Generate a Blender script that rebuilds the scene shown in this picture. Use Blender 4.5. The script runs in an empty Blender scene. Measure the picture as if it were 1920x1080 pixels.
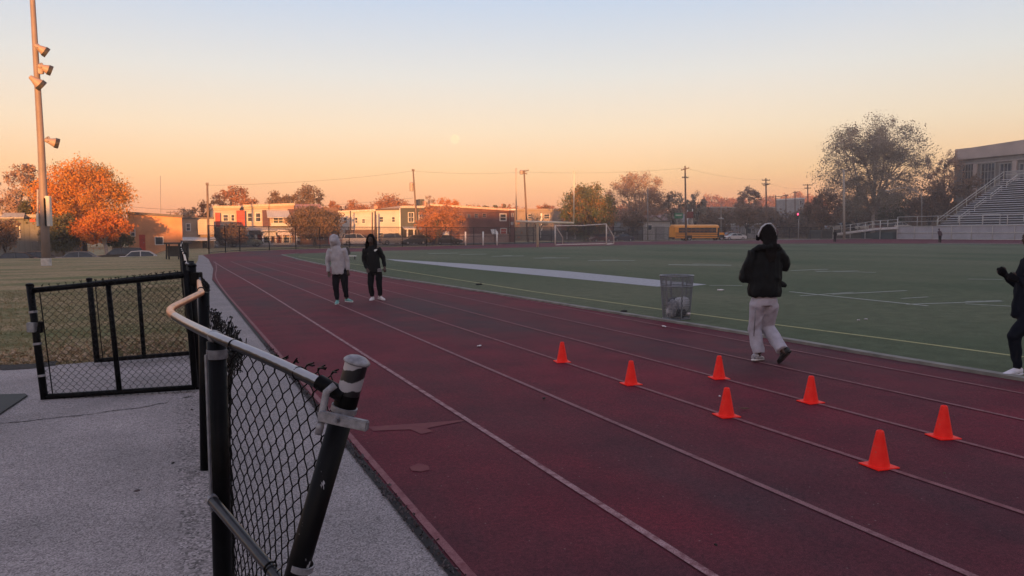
import bpy, bmesh, math, random
import numpy as np
from mathutils import Vector, Matrix, Quaternion
R = math.radians
scene = bpy.context.scene
col = scene.collection

# ------------------------------------------------------------------ camera
FPX = 1400.0; CH = 1.7
RHO = R(0.3); HZ = 440 - 630 * math.tan(RHO); PITCH = math.atan((540 - HZ) / FPX)
TH = math.atan(630 / 1403.6)
F0 = Vector((math.sin(TH), math.cos(TH), 0)); R0 = Vector((math.cos(TH), -math.sin(TH), 0)); ZU = Vector((0, 0, 1))
FW = F0 * math.cos(PITCH) - ZU * math.sin(PITCH); U0 = F0 * math.sin(PITCH) + ZU * math.cos(PITCH)
UP = U0 * math.cos(RHO) + R0 * math.sin(RHO); RT = R0 * math.cos(RHO) - U0 * math.sin(RHO)
cd = bpy.data.cameras.new('camera'); cam = bpy.data.objects.new('camera', cd); col.objects.link(cam)
cd.sensor_width = 36; cd.lens = FPX / 1920 * 36; cd.clip_start = 0.05; cd.clip_end = 6000
m = Matrix((RT, UP, -FW)).transposed().to_4x4(); m.translation = Vector((0, 0, CH)); cam.matrix_world = m
scene.camera = cam

def ray(x, y): return FW * FPX + RT * (x - 960) - UP * (y - 540)
def G(x, y, z=0.0):
    d = ray(x, y); t = (z - CH) / d.z; q = d * t; q.z = z; return q
def P(x, y, D):
    d = ray(x, y); q = d * (D / d.dot(F0)); q.z += CH; return q
def PY(x, y, Y):
    d = ray(x, y); q = d * (Y / d.y); q.z += CH; return q
def PX(x, y, X):
    d = ray(x, y); q = d * (X / d.x); q.z += CH; return q

# ------------------------------------------------------------------ sun and sky
SUN_EL = 2.0
sdir = ray(845, 300); SAZ = math.atan2(sdir.x, sdir.y)          # azimuth the light travels towards
ld = Vector((math.sin(SAZ) * math.cos(R(SUN_EL)), math.cos(SAZ) * math.cos(R(SUN_EL)), -math.sin(R(SUN_EL))))
sl = bpy.data.lights.new('sun', 'SUN'); so = bpy.data.objects.new('sun', sl); col.objects.link(so)
sl.energy = 5.0; sl.angle = R(0.8); sl.color = (1.0, 0.40, 0.11)
so.rotation_euler = ld.to_track_quat('-Z', 'Y').to_euler(); so.location = (0, 0, 60)

world = bpy.data.worlds.new('World'); scene.world = world; world.use_nodes = True
nt = world.node_tree; nt.nodes.clear(); N = nt.nodes.new; L = nt.links.new
out = N('ShaderNodeOutputWorld')
bgA = N('ShaderNodeBackground'); sky = N('ShaderNodeTexSky'); sky.sky_type = 'NISHITA'; sky.sun_disc = False
sky.sun_elevation = R(SUN_EL); sky.sun_rotation = SAZ + math.pi; sky.air_density = 1.0; sky.dust_density = 1.5
bgA.inputs[1].default_value = 0.05; L(sky.outputs[0], bgA.inputs[0])
tc = N('ShaderNodeTexCoord'); sx = N('ShaderNodeSeparateXYZ'); L(tc.outputs['Generated'], sx.inputs[0])
asn = N('ShaderNodeMath'); asn.operation = 'ARCSINE'; asn.use_clamp = False; L(sx.outputs[2], asn.inputs[0])
mr = N('ShaderNodeMapRange'); mr.inputs[1].default_value = 0; mr.inputs[2].default_value = math.pi / 2; L(asn.outputs[0], mr.inputs[0])
rp = N('ShaderNodeValToRGB'); L(mr.outputs[0], rp.inputs[0])
def srgb(c): return tuple(((v / 255) / 12.92 if v / 255 <= 0.04045 else ((v / 255 + 0.055) / 1.055) ** 2.4) for v in c)
stops = [(0.0, (.86, .22, .125)), (1.6, (.87, .345, .185)), (4.4, (.84, .50, .28)), (7.6, (.77, .60, .455)), (11.6, (.63, .61, .60)), (17.5, (.41, .51, .69)),
         (26, (.41, .44, .58)), (45, (.37, .37, .50)), (90, (.31, .30, .42))]
el = rp.color_ramp.elements
while len(el) < len(stops): el.new(0.5)
for e, (a, c) in zip(el, stops):
    e.position = a / 90; e.color = (*c, 1)
# the western half of the sky (behind the camera) glows warmer low down
vd = N('ShaderNodeVectorMath'); vd.operation = 'DOT_PRODUCT'; L(tc.outputs['Generated'], vd.inputs[0]); vd.inputs[1].default_value = (-ld.x, -ld.y, 0.02)
mx0 = N('ShaderNodeMath'); mx0.operation = 'MAXIMUM'; L(vd.outputs['Value'], mx0.inputs[0]); mx0.inputs[1].default_value = 0.0
pw = N('ShaderNodeMath'); pw.operation = 'POWER'; pw.use_clamp = True; L(mx0.outputs[0], pw.inputs[0]); pw.inputs[1].default_value = 10
mxs = N('ShaderNodeMix'); mxs.data_type = 'RGBA'; mxs.blend_type = 'ADD'; L(pw.outputs[0], mxs.inputs[0]); L(rp.outputs[0], mxs.inputs[6]); mxs.inputs[7].default_value = (0.55, 0.28, 0.12, 1)
bgB = N('ShaderNodeBackground'); bgB.inputs[1].default_value = 0.97 / 2 ** 0.9; L(mxs.outputs[2], bgB.inputs[0])
ad = N('ShaderNodeAddShader'); L(bgA.outputs[0], ad.inputs[0]); L(bgB.outputs[0], ad.inputs[1]); L(ad.outputs[0], out.inputs[0])
vs = scene.view_settings; vs.view_transform = 'Standard'; vs.look = 'None'; vs.exposure = 1.02; vs.gamma = 1

# ------------------------------------------------------------------ helpers
def tag(o, label=None, cat=None, group=None, kind=None):
    if label: o['label'] = label
    if cat: o['category'] = cat
    if group: o['group'] = group
    if kind: o['kind'] = kind
    return o
def thing(name, label, cat, loc=(0, 0, 0), rz=0.0, group=None):
    o = bpy.data.objects.new(name, None); col.objects.link(o); o.empty_display_size = 0.2
    o.location = loc; o.rotation_euler = (0, 0, rz)
    return tag(o, label, cat, group)
def copy_tree(o, parent=None):
    c = o.copy(); col.objects.link(c); c.parent = parent
    for ch in list(o.children): copy_tree(ch, c)
    return c

class MB:
    def __init__(s): s.v = []; s.f = []
    def add(s, vs, fs):
        n = len(s.v); s.v.extend([tuple(v) for v in vs]); s.f.extend([tuple(i + n for i in f) for f in fs]); return s
    def box(s, a, b):
        (x0, y0, z0), (x1, y1, z1) = a, b
        return s.add([(x0, y0, z0), (x1, y0, z0), (x1, y1, z0), (x0, y1, z0), (x0, y0, z1), (x1, y0, z1), (x1, y1, z1), (x0, y1, z1)],
                     [(0, 3, 2, 1), (4, 5, 6, 7), (0, 1, 5, 4), (1, 2, 6, 5), (2, 3, 7, 6), (3, 0, 4, 7)])
    def obox(s, c, ax, ay, az, hx, hy, hz):
        c = Vector(c); V = []
        for k in (-1, 1):
            for (i, j) in ((-1, -1), (1, -1), (1, 1), (-1, 1)): V.append(c + ax * hx * i + ay * hy * j + az * hz * k)
        return s.add(V, [(0, 3, 2, 1), (4, 5, 6, 7), (0, 1, 5, 4), (1, 2, 6, 5), (2, 3, 7, 6), (3, 0, 4, 7)])
    def tube(s, pts, r, n=8, cap=True, side=None):
        pts = [Vector(p) for p in pts]; m = len(pts)
        rs = r if isinstance(r, (list, tuple)) else [r] * m
        V = []; pu = None
        for i, p in enumerate(pts):
            t = (pts[min(i + 1, m - 1)] - pts[max(i - 1, 0)])
            t = t.normalized() if t.length > 1e-9 else Vector((0, 0, 1))
            if side is not None: u = Vector(side)
            elif pu is None: u = Vector((0, 0, 1)) if abs(t.z) < 0.9 else Vector((1, 0, 0))
            else: u = pu
            u = u - t * u.dot(t)
            if u.length < 1e-4: u = Vector((0, 1, 0)) - t * t.y
            u.normalize(); pu = u; w = t.cross(u)
            ra, rb = rs[i] if isinstance(rs[i], (list, tuple)) else (rs[i], rs[i])
            for k in range(n):
                a = 2 * math.pi * k / n; V.append(p + u * (ra * math.cos(a)) + w * (rb * math.sin(a)))
        Fc = []
        for i in range(m - 1):
            for k in range(n):
                k2 = (k + 1) % n; Fc.append((i * n + k, i * n + k2, (i + 1) * n + k2, (i + 1) * n + k))
        if cap: Fc.append(tuple(range(n - 1, -1, -1))); Fc.append(tuple((m - 1) * n + k for k in range(n)))
        return s.add(V, Fc)
    def ell(s, c, rx, ry, rz, n=14, mrot=None):
        c = Vector(c); V = []; Fc = []; h = n // 2
        for i in range(h + 1):
            ph = math.pi * i / h
            for k in range(n):
                a = 2 * math.pi * k / n
                q = Vector((rx * math.sin(ph) * math.cos(a), ry * math.sin(ph) * math.sin(a), rz * math.cos(ph)))
                if mrot: q = mrot @ q
                V.append(c + q)
        for i in range(h):
            for k in range(n):
                k2 = (k + 1) % n; Fc.append((i * n + k, (i + 1) * n + k, (i + 1) * n + k2, i * n + k2))
        return s.add(V, Fc)
    def lathe(s, c, prof, n=24, axis=ZU):
        c = Vector(c); t = Vector(axis).normalized(); u = (Vector((1, 0, 0)) if abs(t.x) < 0.9 else Vector((0, 1, 0))); u = (u - t * u.dot(t)).normalized(); w = t.cross(u); V = []; Fc = []
        for (r_, z_) in prof:
            for k in range(n):
                a = 2 * math.pi * k / n; V.append(c + t * z_ + (u * math.cos(a) + w * math.sin(a)) * r_)
        for i in range(len(prof) - 1):
            for k in range(n):
                k2 = (k + 1) % n; Fc.append((i * n + k, i * n + k2, (i + 1) * n + k2, (i + 1) * n + k))
        return s.add(V, Fc)
    def prism(s, poly, z0, z1):
        n = len(poly); V = [(p[0], p[1], z0) for p in poly] + [(p[0], p[1], z1) for p in poly]
        return s.add(V, [tuple(range(n - 1, -1, -1)), tuple(range(n, 2 * n))] + [(i, (i + 1) % n, (i + 1) % n + n, i + n) for i in range(n)])
    def xprism(s, poly, y0, y1):      # poly in x,z extruded along y
        n = len(poly); V = [(p[0], y0, p[1]) for p in poly] + [(p[0], y1, p[1]) for p in poly]
        return s.add(V, [tuple(range(n)), tuple(range(2 * n - 1, n - 1, -1))] + [(i, i + n, (i + 1) % n + n, (i + 1) % n) for i in range(n)])
    def build(s, name, mat, parent=None, smooth=False, world=False, bevel=0.0, subd=0):
        v = s.v
        if world and parent is not None:
            mi = (Matrix.Translation(parent_world(parent)[0]) @ Matrix.Rotation(parent_world(parent)[1], 4, 'Z')).inverted()
            v = [tuple(mi @ Vector(p)) for p in v]
        me = bpy.data.meshes.new(name); me.from_pydata(v, [], s.f); me.update()
        if bevel or subd:
            bm = bmesh.new(); bm.from_mesh(me)
            if bevel: bmesh.ops.bevel(bm, geom=[e for e in bm.edges if len(e.link_faces) == 2 and e.calc_face_angle(0) > 0.6], offset=bevel, segments=2, affect='EDGES', clamp_overlap=True)
            if subd: bmesh.ops.subdivide_edges(bm, edges=bm.edges[:], cuts=subd, use_grid_fill=True)
            bm.to_mesh(me); bm.free()
        if smooth:
            for p in me.polygons: p.use_smooth = True
            if smooth == 'auto':
                me.set_sharp_from_angle(angle=R(40))
        if mat: me.materials.append(mat)
        o = bpy.data.objects.new(name, me); col.objects.link(o); o.parent = parent
        return o
def parent_world(o):
    loc = Vector(o.location); rz = o.rotation_euler.z; q = o.parent
    while q is not None:
        loc = Matrix.Rotation(q.rotation_euler.z, 3, 'Z') @ loc + Vector(q.location); rz += q.rotation_euler.z; q = q.parent
    return loc, rz

# ------------------------------------------------------------------ materials
def newmat(name):
    m = bpy.data.materials.new(name); m.use_nodes = True; nt = m.node_tree
    return m, nt, nt.nodes['Principled BSDF']
def noise_node(nt, scale, detail=4, coord='Object', rough=0.55, vec=None, stretch=None):
    tc = nt.nodes.new('ShaderNodeTexCoord'); n = nt.nodes.new('ShaderNodeTexNoise'); n.inputs['Scale'].default_value = scale
    n.inputs['Detail'].default_value = detail; n.inputs['Roughness'].default_value = rough
    src = tc.outputs[coord]
    if stretch:
        mp = nt.nodes.new('ShaderNodeMapping'); mp.inputs['Scale'].default_value = stretch; nt.links.new(src, mp.inputs[0]); src = mp.outputs[0]
    nt.links.new(src, n.inputs['Vector']); return n
def ramp(nt, src, stops):
    r = nt.nodes.new('ShaderNodeValToRGB'); e = r.color_ramp.elements
    while len(e) < len(stops): e.new(0.5)
    for k, (p, c) in zip(e, stops): k.position = p; k.color = (*c, 1) if len(c) == 3 else c
    nt.links.new(src, r.inputs[0]); return r
def mixc(nt, fac, a, b, mode='MIX'):
    x = nt.nodes.new('ShaderNodeMix'); x.data_type = 'RGBA'; x.blend_type = mode
    for s_, v in ((0, fac), (6, a), (7, b)):
        if isinstance(v, (int, float)): x.inputs[s_].default_value = v
        elif isinstance(v, tuple): x.inputs[s_].default_value = (*v, 1)
        else: nt.links.new(v, x.inputs[s_])
    return x.outputs[2]
def bump(nt, b, src, dist=0.01, strength=0.5):
    bp = nt.nodes.new('ShaderNodeBump'); bp.inputs['Distance'].default_value = dist; bp.inputs['Strength'].default_value = strength
    nt.links.new(src, bp.inputs['Height']); nt.links.new(bp.outputs[0], b.inputs['Normal']); return bp
_mc = {}
def M(name, c, rough=0.7, var=0.25, scale=6, metal=0.0, bmp=0.0, bscale=60, spec=0.5, c2=None):
    if name in _mc: return _mc[name]
    m, nt, b = newmat(name); n = noise_node(nt, scale)
    d = c2 or tuple(v * (1 - var) for v in c); e = tuple(min(1, v * (1 + var)) for v in c) if not c2 else c
    r = ramp(nt, n.outputs[0], [(0.32, d), (0.68, e)]); nt.links.new(r.outputs[0], b.inputs['Base Color'])
    b.inputs['Roughness'].default_value = rough; b.inputs['Metallic'].default_value = metal; b.inputs['Specular IOR Level'].default_value = spec
    if bmp: bump(nt, b, noise_node(nt, bscale).outputs[0], bmp, 0.6)
    _mc[name] = m; return m
def siding(name, c, step=0.2, c2=None, vertical=False, dirt=0.25):
    if name in _mc: return _mc[name]
    m, nt, b = newmat(name); n = noise_node(nt, 0.6, 5); r = ramp(nt, n.outputs[0], [(0.3, tuple(v * (1 - dirt) for v in c)), (0.7, c)])
    tc = nt.nodes.new('ShaderNodeTexCoord'); w = nt.nodes.new('ShaderNodeTexWave'); w.wave_profile = 'SAW'; w.bands_direction = 'X' if vertical else 'Z'
    w.inputs['Scale'].default_value = 0.314 / step / 1.0 ; nt.links.new(tc.outputs['Object'], w.inputs[0])
    cc = ramp(nt, w.outputs[1], [(0.0, (0.6, 0.6, 0.6)), (0.18, (1, 1, 1)), (1.0, (0.93, 0.93, 0.93))])
    nt.links.new(mixc(nt, 1.0, r.outputs[0], cc.outputs[0], 'MULTIPLY'), b.inputs['Base Color']); b.inputs['Roughness'].default_value = 0.75
    bump(nt, b, w.outputs[1], 0.02, 0.6); _mc[name] = m; return m
def brickmat(name, c1, c2, mort, sc=4.0):
    if name in _mc: return _mc[name]
    m, nt, b = newmat(name); tc = nt.nodes.new('ShaderNodeTexCoord'); sp = nt.nodes.new('ShaderNodeSeparateXYZ'); cb = nt.nodes.new('ShaderNodeCombineXYZ')
    ad = nt.nodes.new('ShaderNodeMath'); nt.links.new(tc.outputs['Object'], sp.inputs[0]); nt.links.new(sp.outputs[0], ad.inputs[0]); nt.links.new(sp.outputs[1], ad.inputs[1])
    nt.links.new(ad.outputs[0], cb.inputs[0]); nt.links.new(sp.outputs[2], cb.inputs[1])
    k = nt.nodes.new('ShaderNodeTexBrick'); k.inputs['Scale'].default_value = sc; k.inputs['Color1'].default_value = (*c1, 1); k.inputs['Color2'].default_value = (*c2, 1); k.inputs['Mortar'].default_value = (*mort, 1)
    nt.links.new(cb.outputs[0], k.inputs['Vector']); n = noise_node(nt, 0.5, 5); r = ramp(nt, n.outputs[0], [(0.3, (0.7, 0.7, 0.7)), (0.7, (1.1, 1.1, 1.1))])
    nt.links.new(mixc(nt, 1.0, k.outputs[0], r.outputs[0], 'MULTIPLY'), b.inputs['Base Color']); b.inputs['Roughness'].default_value = 0.85
    _mc[name] = m; return m
def leafmat(name, cols, trans=0.35):
    if name in _mc: return _mc[name]
    m, nt, b = newmat(name); g = nt.nodes.new('ShaderNodeNewGeometry'); n = len(cols)
    big = noise_node(nt, 0.45, 3); ad = nt.nodes.new('ShaderNodeMath'); ad.operation = 'MULTIPLY_ADD'; nt.links.new(g.outputs['Random Per Island'], ad.inputs[0]); ad.inputs[1].default_value = 0.5
    sc = nt.nodes.new('ShaderNodeMath'); sc.operation = 'MULTIPLY_ADD'; nt.links.new(big.outputs[0], sc.inputs[0]); sc.inputs[1].default_value = 1.6; sc.inputs[2].default_value = -0.55
    nt.links.new(sc.outputs[0], ad.inputs[2])
    r = ramp(nt, ad.outputs[0], [((i + 0.5) / n, c) for i, c in enumerate(cols)])
    nt.links.new(r.outputs[0], b.inputs['Base Color']); b.inputs['Roughness'].default_value = 0.7; b.inputs['Specular IOR Level'].default_value = 0.25
    tr = nt.nodes.new('ShaderNodeBsdfTranslucent'); nt.links.new(r.outputs[0], tr.inputs[0]); mx = nt.nodes.new('ShaderNodeMixShader'); mx.inputs[0].default_value = trans
    nt.links.new(b.outputs[0], mx.inputs[1]); nt.links.new(tr.outputs[0], mx.inputs[2]); nt.links.new(mx.outputs[0], nt.nodes['Material Output'].inputs[0])
    _mc[name] = m; return m
def meshfence_mat(name, c, pitch=0.09, w=0.16):
    if name in _mc: return _mc[name]
    m, nt, b = newmat(name); b.inputs['Base Color'].default_value = (*c, 1); b.inputs['Roughness'].default_value = 0.6
    tc = nt.nodes.new('ShaderNodeTexCoord'); sp = nt.nodes.new('ShaderNodeSeparateXYZ'); nt.links.new(tc.outputs['Object'], sp.inputs[0])
    def mth(op, a, bb=None):
        q = nt.nodes.new('ShaderNodeMath'); q.operation = op
        for i, v in enumerate((a, bb)):
            if v is None: continue
            if isinstance(v, (int, float)): q.inputs[i].default_value = v
            else: nt.links.new(v, q.inputs[i])
        return q.outputs[0]
    h = mth('ADD', sp.outputs[0], sp.outputs[1]); res = []
    for sgn in (1, -1):
        t = mth('ADD', h, mth('MULTIPLY', sp.outputs[2], sgn)); t = mth('DIVIDE', t, pitch); t = mth('FRACT', t); res.append(mth('LESS_THAN', t, w))
    a = mth('MAXIMUM', res[0], res[1]); nt.links.new(a, b.inputs['Alpha']); _mc[name] = m; return m
def glassmat(name='window_glass', c=(0.05, 0.06, 0.08)):
    if name in _mc: return _mc[name]
    m, nt, b = newmat(name); n = noise_node(nt, 0.8, 2); r = ramp(nt, n.outputs[0], [(0.35, tuple(v * 0.5 for v in c)), (0.65, tuple(v * 1.8 for v in c))])
    nt.links.new(r.outputs[0], b.inputs['Base Color']); b.inputs['Roughness'].default_value = 0.12; _mc[name] = m; return m

BLK = M('black_coated_steel', (0.003, 0.003, 0.004), 0.45, 0.5, 14, spec=0.09, bmp=0.001, bscale=90)
GALV = M('galvanised_steel', (0.28, 0.29, 0.32), 0.42, 0.25, 25, metal=0.7, bmp=0.001, bscale=120)
GALVP = M('pale_painted_steel', (0.55, 0.54, 0.55), 0.5, 0.12, 5)
WHITE = M('white_paint', (0.72, 0.70, 0.68), 0.55, 0.1, 3)
GL = glassmat()
# ------------------------------------------------------------------ GROUND
def poly_sheet(name, pts, z, mat, label=None, cuts=False):
    bm = bmesh.new(); vs = [bm.verts.new((p[0], p[1], z)) for p in pts]; bm.faces.new(vs)
    bmesh.ops.triangulate(bm, faces=bm.faces[:]); bmesh.ops.recalc_face_normals(bm, faces=bm.faces[:])
    if bm.faces[:][0].normal.z < 0: bmesh.ops.reverse_faces(bm, faces=bm.faces[:])
    me = bpy.data.meshes.new(name); bm.to_mesh(me); bm.free(); me.materials.append(mat)
    o = bpy.data.objects.new(name, me); col.objects.link(o); tag(o, label, kind='structure'); return o

def mat_ground():
    m, nt, b = newmat('dry_grass_ground')
    n1 = noise_node(nt, 0.35, 6, stretch=(0.5, 1.6, 1)); n2 = noise_node(nt, 5, 6); n3 = noise_node(nt, 60, 3)
    a = ramp(nt, n1.outputs[0], [(0.35, (0.19, 0.195, 0.095)), (0.52, (0.34, 0.265, 0.155)), (0.68, (0.41, 0.31, 0.19))])
    c = ramp(nt, n2.outputs[0], [(0.3, (0.62, 0.66, 0.5)), (0.6, (1.15, 1.1, 1.05))])
    d = ramp(nt, n3.outputs[0], [(0.35, (0.55, 0.55, 0.55)), (0.65, (1.3, 1.3, 1.3))])
    x = mixc(nt, 1.0, a.outputs[0], c.outputs[0], 'MULTIPLY'); x = mixc(nt, 1.0, x, d.outputs[0], 'MULTIPLY')
    nt.links.new(x, b.inputs['Base Color']); b.inputs['Roughness'].default_value = 0.95; b.inputs['Specular IOR Level'].default_value = 0.15
    bump(nt, b, n3.outputs[0], 0.03, 0.8); return m
def sstep(t): t = max(0, min(1, t)); return t * t * (3 - 2 * t)
def ground_z(x, y):
    return -0.03 - 1.2 * sstep((y - 67.5) / 5) * sstep((-0.5 - x) / 4)
xs = [-3000, -800, -250, -120, -80, -60, -45, -35, -25, -15, -8, -5, -4.5, -4, -3.5, -3, -2.5, -2, -1.5, -1, -0.5, 0, 2, 8, 30, 80, 160, 260, 600, 3000]
ys = [-3000, -600, -200, -80, -30, -10, 0, 5, 10, 15, 20, 30, 45, 60, 66, 67, 68, 69, 70, 71, 72, 73, 75, 85, 100, 120, 150, 220, 400, 900, 3000]
g = MB(); nx = len(xs)
g.v = [(x, y, ground_z(x, y)) for y in ys for x in xs]
g.f = [(j * nx + i, j * nx + i + 1, (j + 1) * nx + i + 1, (j + 1) * nx + i) for j in range(len(ys) - 1) for i in range(nx - 1)]
o = g.build('ground', mat_ground(), smooth=True); tag(o, kind='structure')

def mat_asphalt(name, c1, c2, grit=1.0, red=0.0, joint=None):
    m, nt, b = newmat(name)
    n1 = noise_node(nt, 0.9, 5); n2 = noise_node(nt, 170, 2, rough=0.7); v = nt.nodes.new('ShaderNodeTexVoronoi'); v.inputs['Scale'].default_value = 120
    tc = nt.nodes.new('ShaderNodeTexCoord'); nt.links.new(tc.outputs['Object'], v.inputs['Vector'])
    a = ramp(nt, n1.outputs[0], [(0.3, c1), (0.7, c2)])
    d = ramp(nt, v.outputs['Color'], [(0.0, (1 - 0.65 * grit,) * 3), (0.45, (1.0,) * 3), (1.0, (1 + 0.75 * grit,) * 3)])
    if joint:   # rougher patch beyond a line x > joint(y)
        sp = nt.nodes.new('ShaderNodeSeparateXYZ'); nt.links.new(tc.outputs['Object'], sp.inputs[0])
        nn = noise_node(nt, 6, 4); ma = nt.nodes.new('ShaderNodeMath'); ma.operation = 'MULTIPLY_ADD'; nt.links.new(nn.outputs[0], ma.inputs[0]); ma.inputs[1].default_value = 0.12; nt.links.new(sp.outputs[0], ma.inputs[2])
        mr = nt.nodes.new('ShaderNodeMapRange'); mr.inputs[1].default_value = joint; mr.inputs[2].default_value = joint + 0.05; nt.links.new(ma.outputs[0], mr.inputs[0])
        v2 = nt.nodes.new('ShaderNodeTexVoronoi'); v2.inputs['Scale'].default_value = 75; nt.links.new(tc.outputs['Object'], v2.inputs['Vector'])
        d2 = ramp(nt, v2.outputs['Color'], [(0.0, (0.16,) * 3), (0.4, (0.8,) * 3), (1.0, (1.8,) * 3)])
        dd = mixc(nt, mr.outputs[0], d.outputs[0], d2.outputs[0])
    else: dd = d.outputs[0]
    x = mixc(nt, 1.0, a.outputs[0], dd, 'MULTIPLY')
    nt.links.new(x, b.inputs['Base Color']); b.inputs['Roughness'].default_value = 0.85; b.inputs['Specular IOR Level'].default_value = 0.3
    bump(nt, b, v.outputs['Distance'], 0.004, 0.7); return m
APRON = mat_asphalt('worn_grey_asphalt', (0.21, 0.188, 0.186), (0.325, 0.285, 0.283), 1.0, joint=-0.02)
poly_sheet('pavement', [(-9, -12), (0.35, -12), (0.35, 11.55), (-0.6, 11.5), (-1.25, 11.35), (-2.1, 11.25), (-3.5, 11.4), (-9, 11.2)], 0.0, APRON)
edge = MB()
random.seed(3)
# dark soil edge along the grass
pts = [(-9 + 0.25 * i, 11.28 + 0.1 * math.sin(i * 1.7) + random.uniform(-.03, .03)) for i in range(0, 31)]
for a, c in zip(pts[:-1], pts[1:]): edge.add([(a[0], a[1] - 0.1, 0.005), (c[0], c[1] - 0.1, 0.005), (c[0], c[1] + 0.16, 0.03), (a[0], a[1] + 0.16, 0.03)], [(0, 1, 2, 3)])
tag(edge.build('soil_edge', M('dark_soil', (0.03, 0.025, 0.022), 0.95, 0.5, 20, bmp=0.01)), kind='structure')
CONC = mat_asphalt('concrete_strip', (0.215, 0.195, 0.195), (0.295, 0.262, 0.262), 0.95)
poly_sheet('path', [(0.3, -12), (1.18, -12), (1.18, 30), (1.65, 40), (2.0, 55), (2.0, 66.5), (1.65, 66.5), (1.3, 54), (0.7, 40), (0.3, 28)], 0.004, CONC)

def mat_track():
    m, nt, b = newmat('red_rubber_track')
    n1 = noise_node(nt, 0.22, 6, stretch=(1.0, 0.45, 1), rough=0.6); n1b = noise_node(nt, 1.3, 5); n2 = noise_node(nt, 220, 2, rough=0.8); n3 = noise_node(nt, 22, 3)
    a = ramp(nt, n1.outputs[0], [(0.34, (0.068, 0.036, 0.045)), (0.43, (0.102, 0.027, 0.038)), (0.54, (0.142, 0.020, 0.035)), (0.68, (0.168, 0.019, 0.036))])
    c = ramp(nt, n1b.outputs[0], [(0.3, (0.72, 0.8, 0.82)), (0.65, (1.12, 1.0, 1.0))])
    d = ramp(nt, n2.outputs[0], [(0.36, (0.5, 0.5, 0.5)), (0.62, (1.35, 1.35, 1.35)), (0.72, (2.2, 2.4, 2.4))])
    x = mixc(nt, 1.0, a.outputs[0], c.outputs[0], 'MULTIPLY'); x = mixc(nt, 1.0, x, d.outputs[0], 'MULTIPLY')
    e_ = ramp(nt, noise_node(nt, 48, 4, rough=0.75).outputs[0], [(0.36, (0.68, 0.72, 0.74)), (0.64, (1.28, 1.22, 1.22))]); x = mixc(nt, 1.0, x, e_.outputs[0], 'MULTIPLY')
    vo = nt.nodes.new('ShaderNodeTexVoronoi'); vo.inputs['Scale'].default_value = 9; tcv = nt.nodes.new('ShaderNodeTexCoord'); nt.links.new(tcv.outputs['Object'], vo.inputs['Vector'])
    sp = ramp(nt, vo.outputs['Distance'], [(0.035, (1, 1, 1)), (0.06, (0, 0, 0))]); x = mixc(nt, sp.outputs[0], x, (0.20, 0.13, 0.13))
    nt.links.new(x, b.inputs['Base Color']); b.inputs['Roughness'].default_value = 0.75; b.inputs['Specular IOR Level'].default_value = 0.10
    bump(nt, b, n2.outputs[0], 0.003, 0.6); return m
TRK = mat_track()
outer = [(380, 478), (415, 474.5), (450, 472), (520, 469), (600, 466.5), (700, 464), (800, 462), (900, 459.5), (1000, 457), (1150, 453.5), (1300, 450.5), (1500, 448), (1690, 448), (1915, 449.8)]
op = [G(*q) for q in outer]
tpts = [(1.18, -12), (1.18, 30), (1.65, 40), (2.0, 55)] + [(q.x, q.y) for q in op] + [(op[-1].x + 1, -30), (8.7, -30), (8.7, -12)]
poly_sheet('running_track', tpts, 0.010, TRK)
# turf over it
inner_far = [(528, 478), (560, 476), (600, 474.5), (700, 471), (860, 467), (1000, 464), (1150, 460.5), (1300, 457.8), (1500, 456.8), (1690, 456.8), (1800, 457), (1915, 457.8)]
ip = [G(*q) for q in inner_far]
curbpx = [(1920, 715), (1660, 672), (1450, 636), (1240, 602), (1100, 580), (960, 557), (840, 538), (720, 520), (660, 508), (600, 496), (560, 487)]
cp = [Vector((8.75, -30, 0)), Vector((8.72, 0, 0))] + [G(*q) for q in curbpx] + [ip[0]]
def mat_turf():
    m, nt, b = newmat('artificial_turf')
    n1 = noise_node(nt, 0.09, 5, stretch=(1, 0.5, 1)); n2 = noise_node(nt, 3.0, 5); n3 = noise_node(nt, 150, 2)
    a = ramp(nt, n1.outputs[0], [(0.35, (0.085, 0.112, 0.066)), (0.65, (0.145, 0.155, 0.098))])
    c = ramp(nt, n2.outputs[0], [(0.3, (0.82, 0.82, 0.82)), (0.7, (1.12, 1.12, 1.12))]); d = ramp(nt, n3.outputs[0], [(0.35, (0.5, 0.5, 0.5)), (0.65, (1.5, 1.5, 1.5))])
    x = mixc(nt, 1.0, a.outputs[0], c.outputs[0], 'MULTIPLY'); x = mixc(nt, 1.0, x, d.outputs[0], 'MULTIPLY')
    nt.links.new(x, b.inputs['Base Color']); b.inputs['Roughness'].default_value = 0.95; b.inputs['Specular IOR Level'].default_value = 0.1
    bump(nt, b, n3.outputs[0], 0.01, 0.8); return m
tf = [(q.x, q.y) for q in cp] + [(q.x, q.y) for q in ip[1:]] + [(ip[-1].x + 0.5, -30)]
poly_sheet('field', tf, 0.016, mat_turf())
# concrete kerb between track and turf
def strip(pts, w, z, h=None, closed=False):
    mb = MB(); n = len(pts)
    Lp = []
    for i, q in enumerate(pts):
        t = (pts[min(i + 1, n - 1)] - pts[max(i - 1, 0)]); t.z = 0; t.normalize(); s_ = Vector((t.y, -t.x, 0)); Lp.append((q - s_ * w / 2, q + s_ * w / 2))
    for i in range(n - 1):
        (a, b_), (c, d) = Lp[i], Lp[i + 1]
        mb.add([(b_.x, b_.y, z), (d.x, d.y, z), (c.x, c.y, z), (a.x, a.y, z)], [(0, 1, 2, 3)])
        if h:
            mb.add([(a.x, a.y, z), (c.x, c.y, z), (c.x, c.y, z - h), (a.x, a.y, z - h)], [(0, 1, 2, 3)])
            mb.add([(b_.x, b_.y, z), (d.x, d.y, z), (d.x, d.y, z - h), (b_.x, b_.y, z - h)], [(3, 2, 1, 0)])
    return mb
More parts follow.
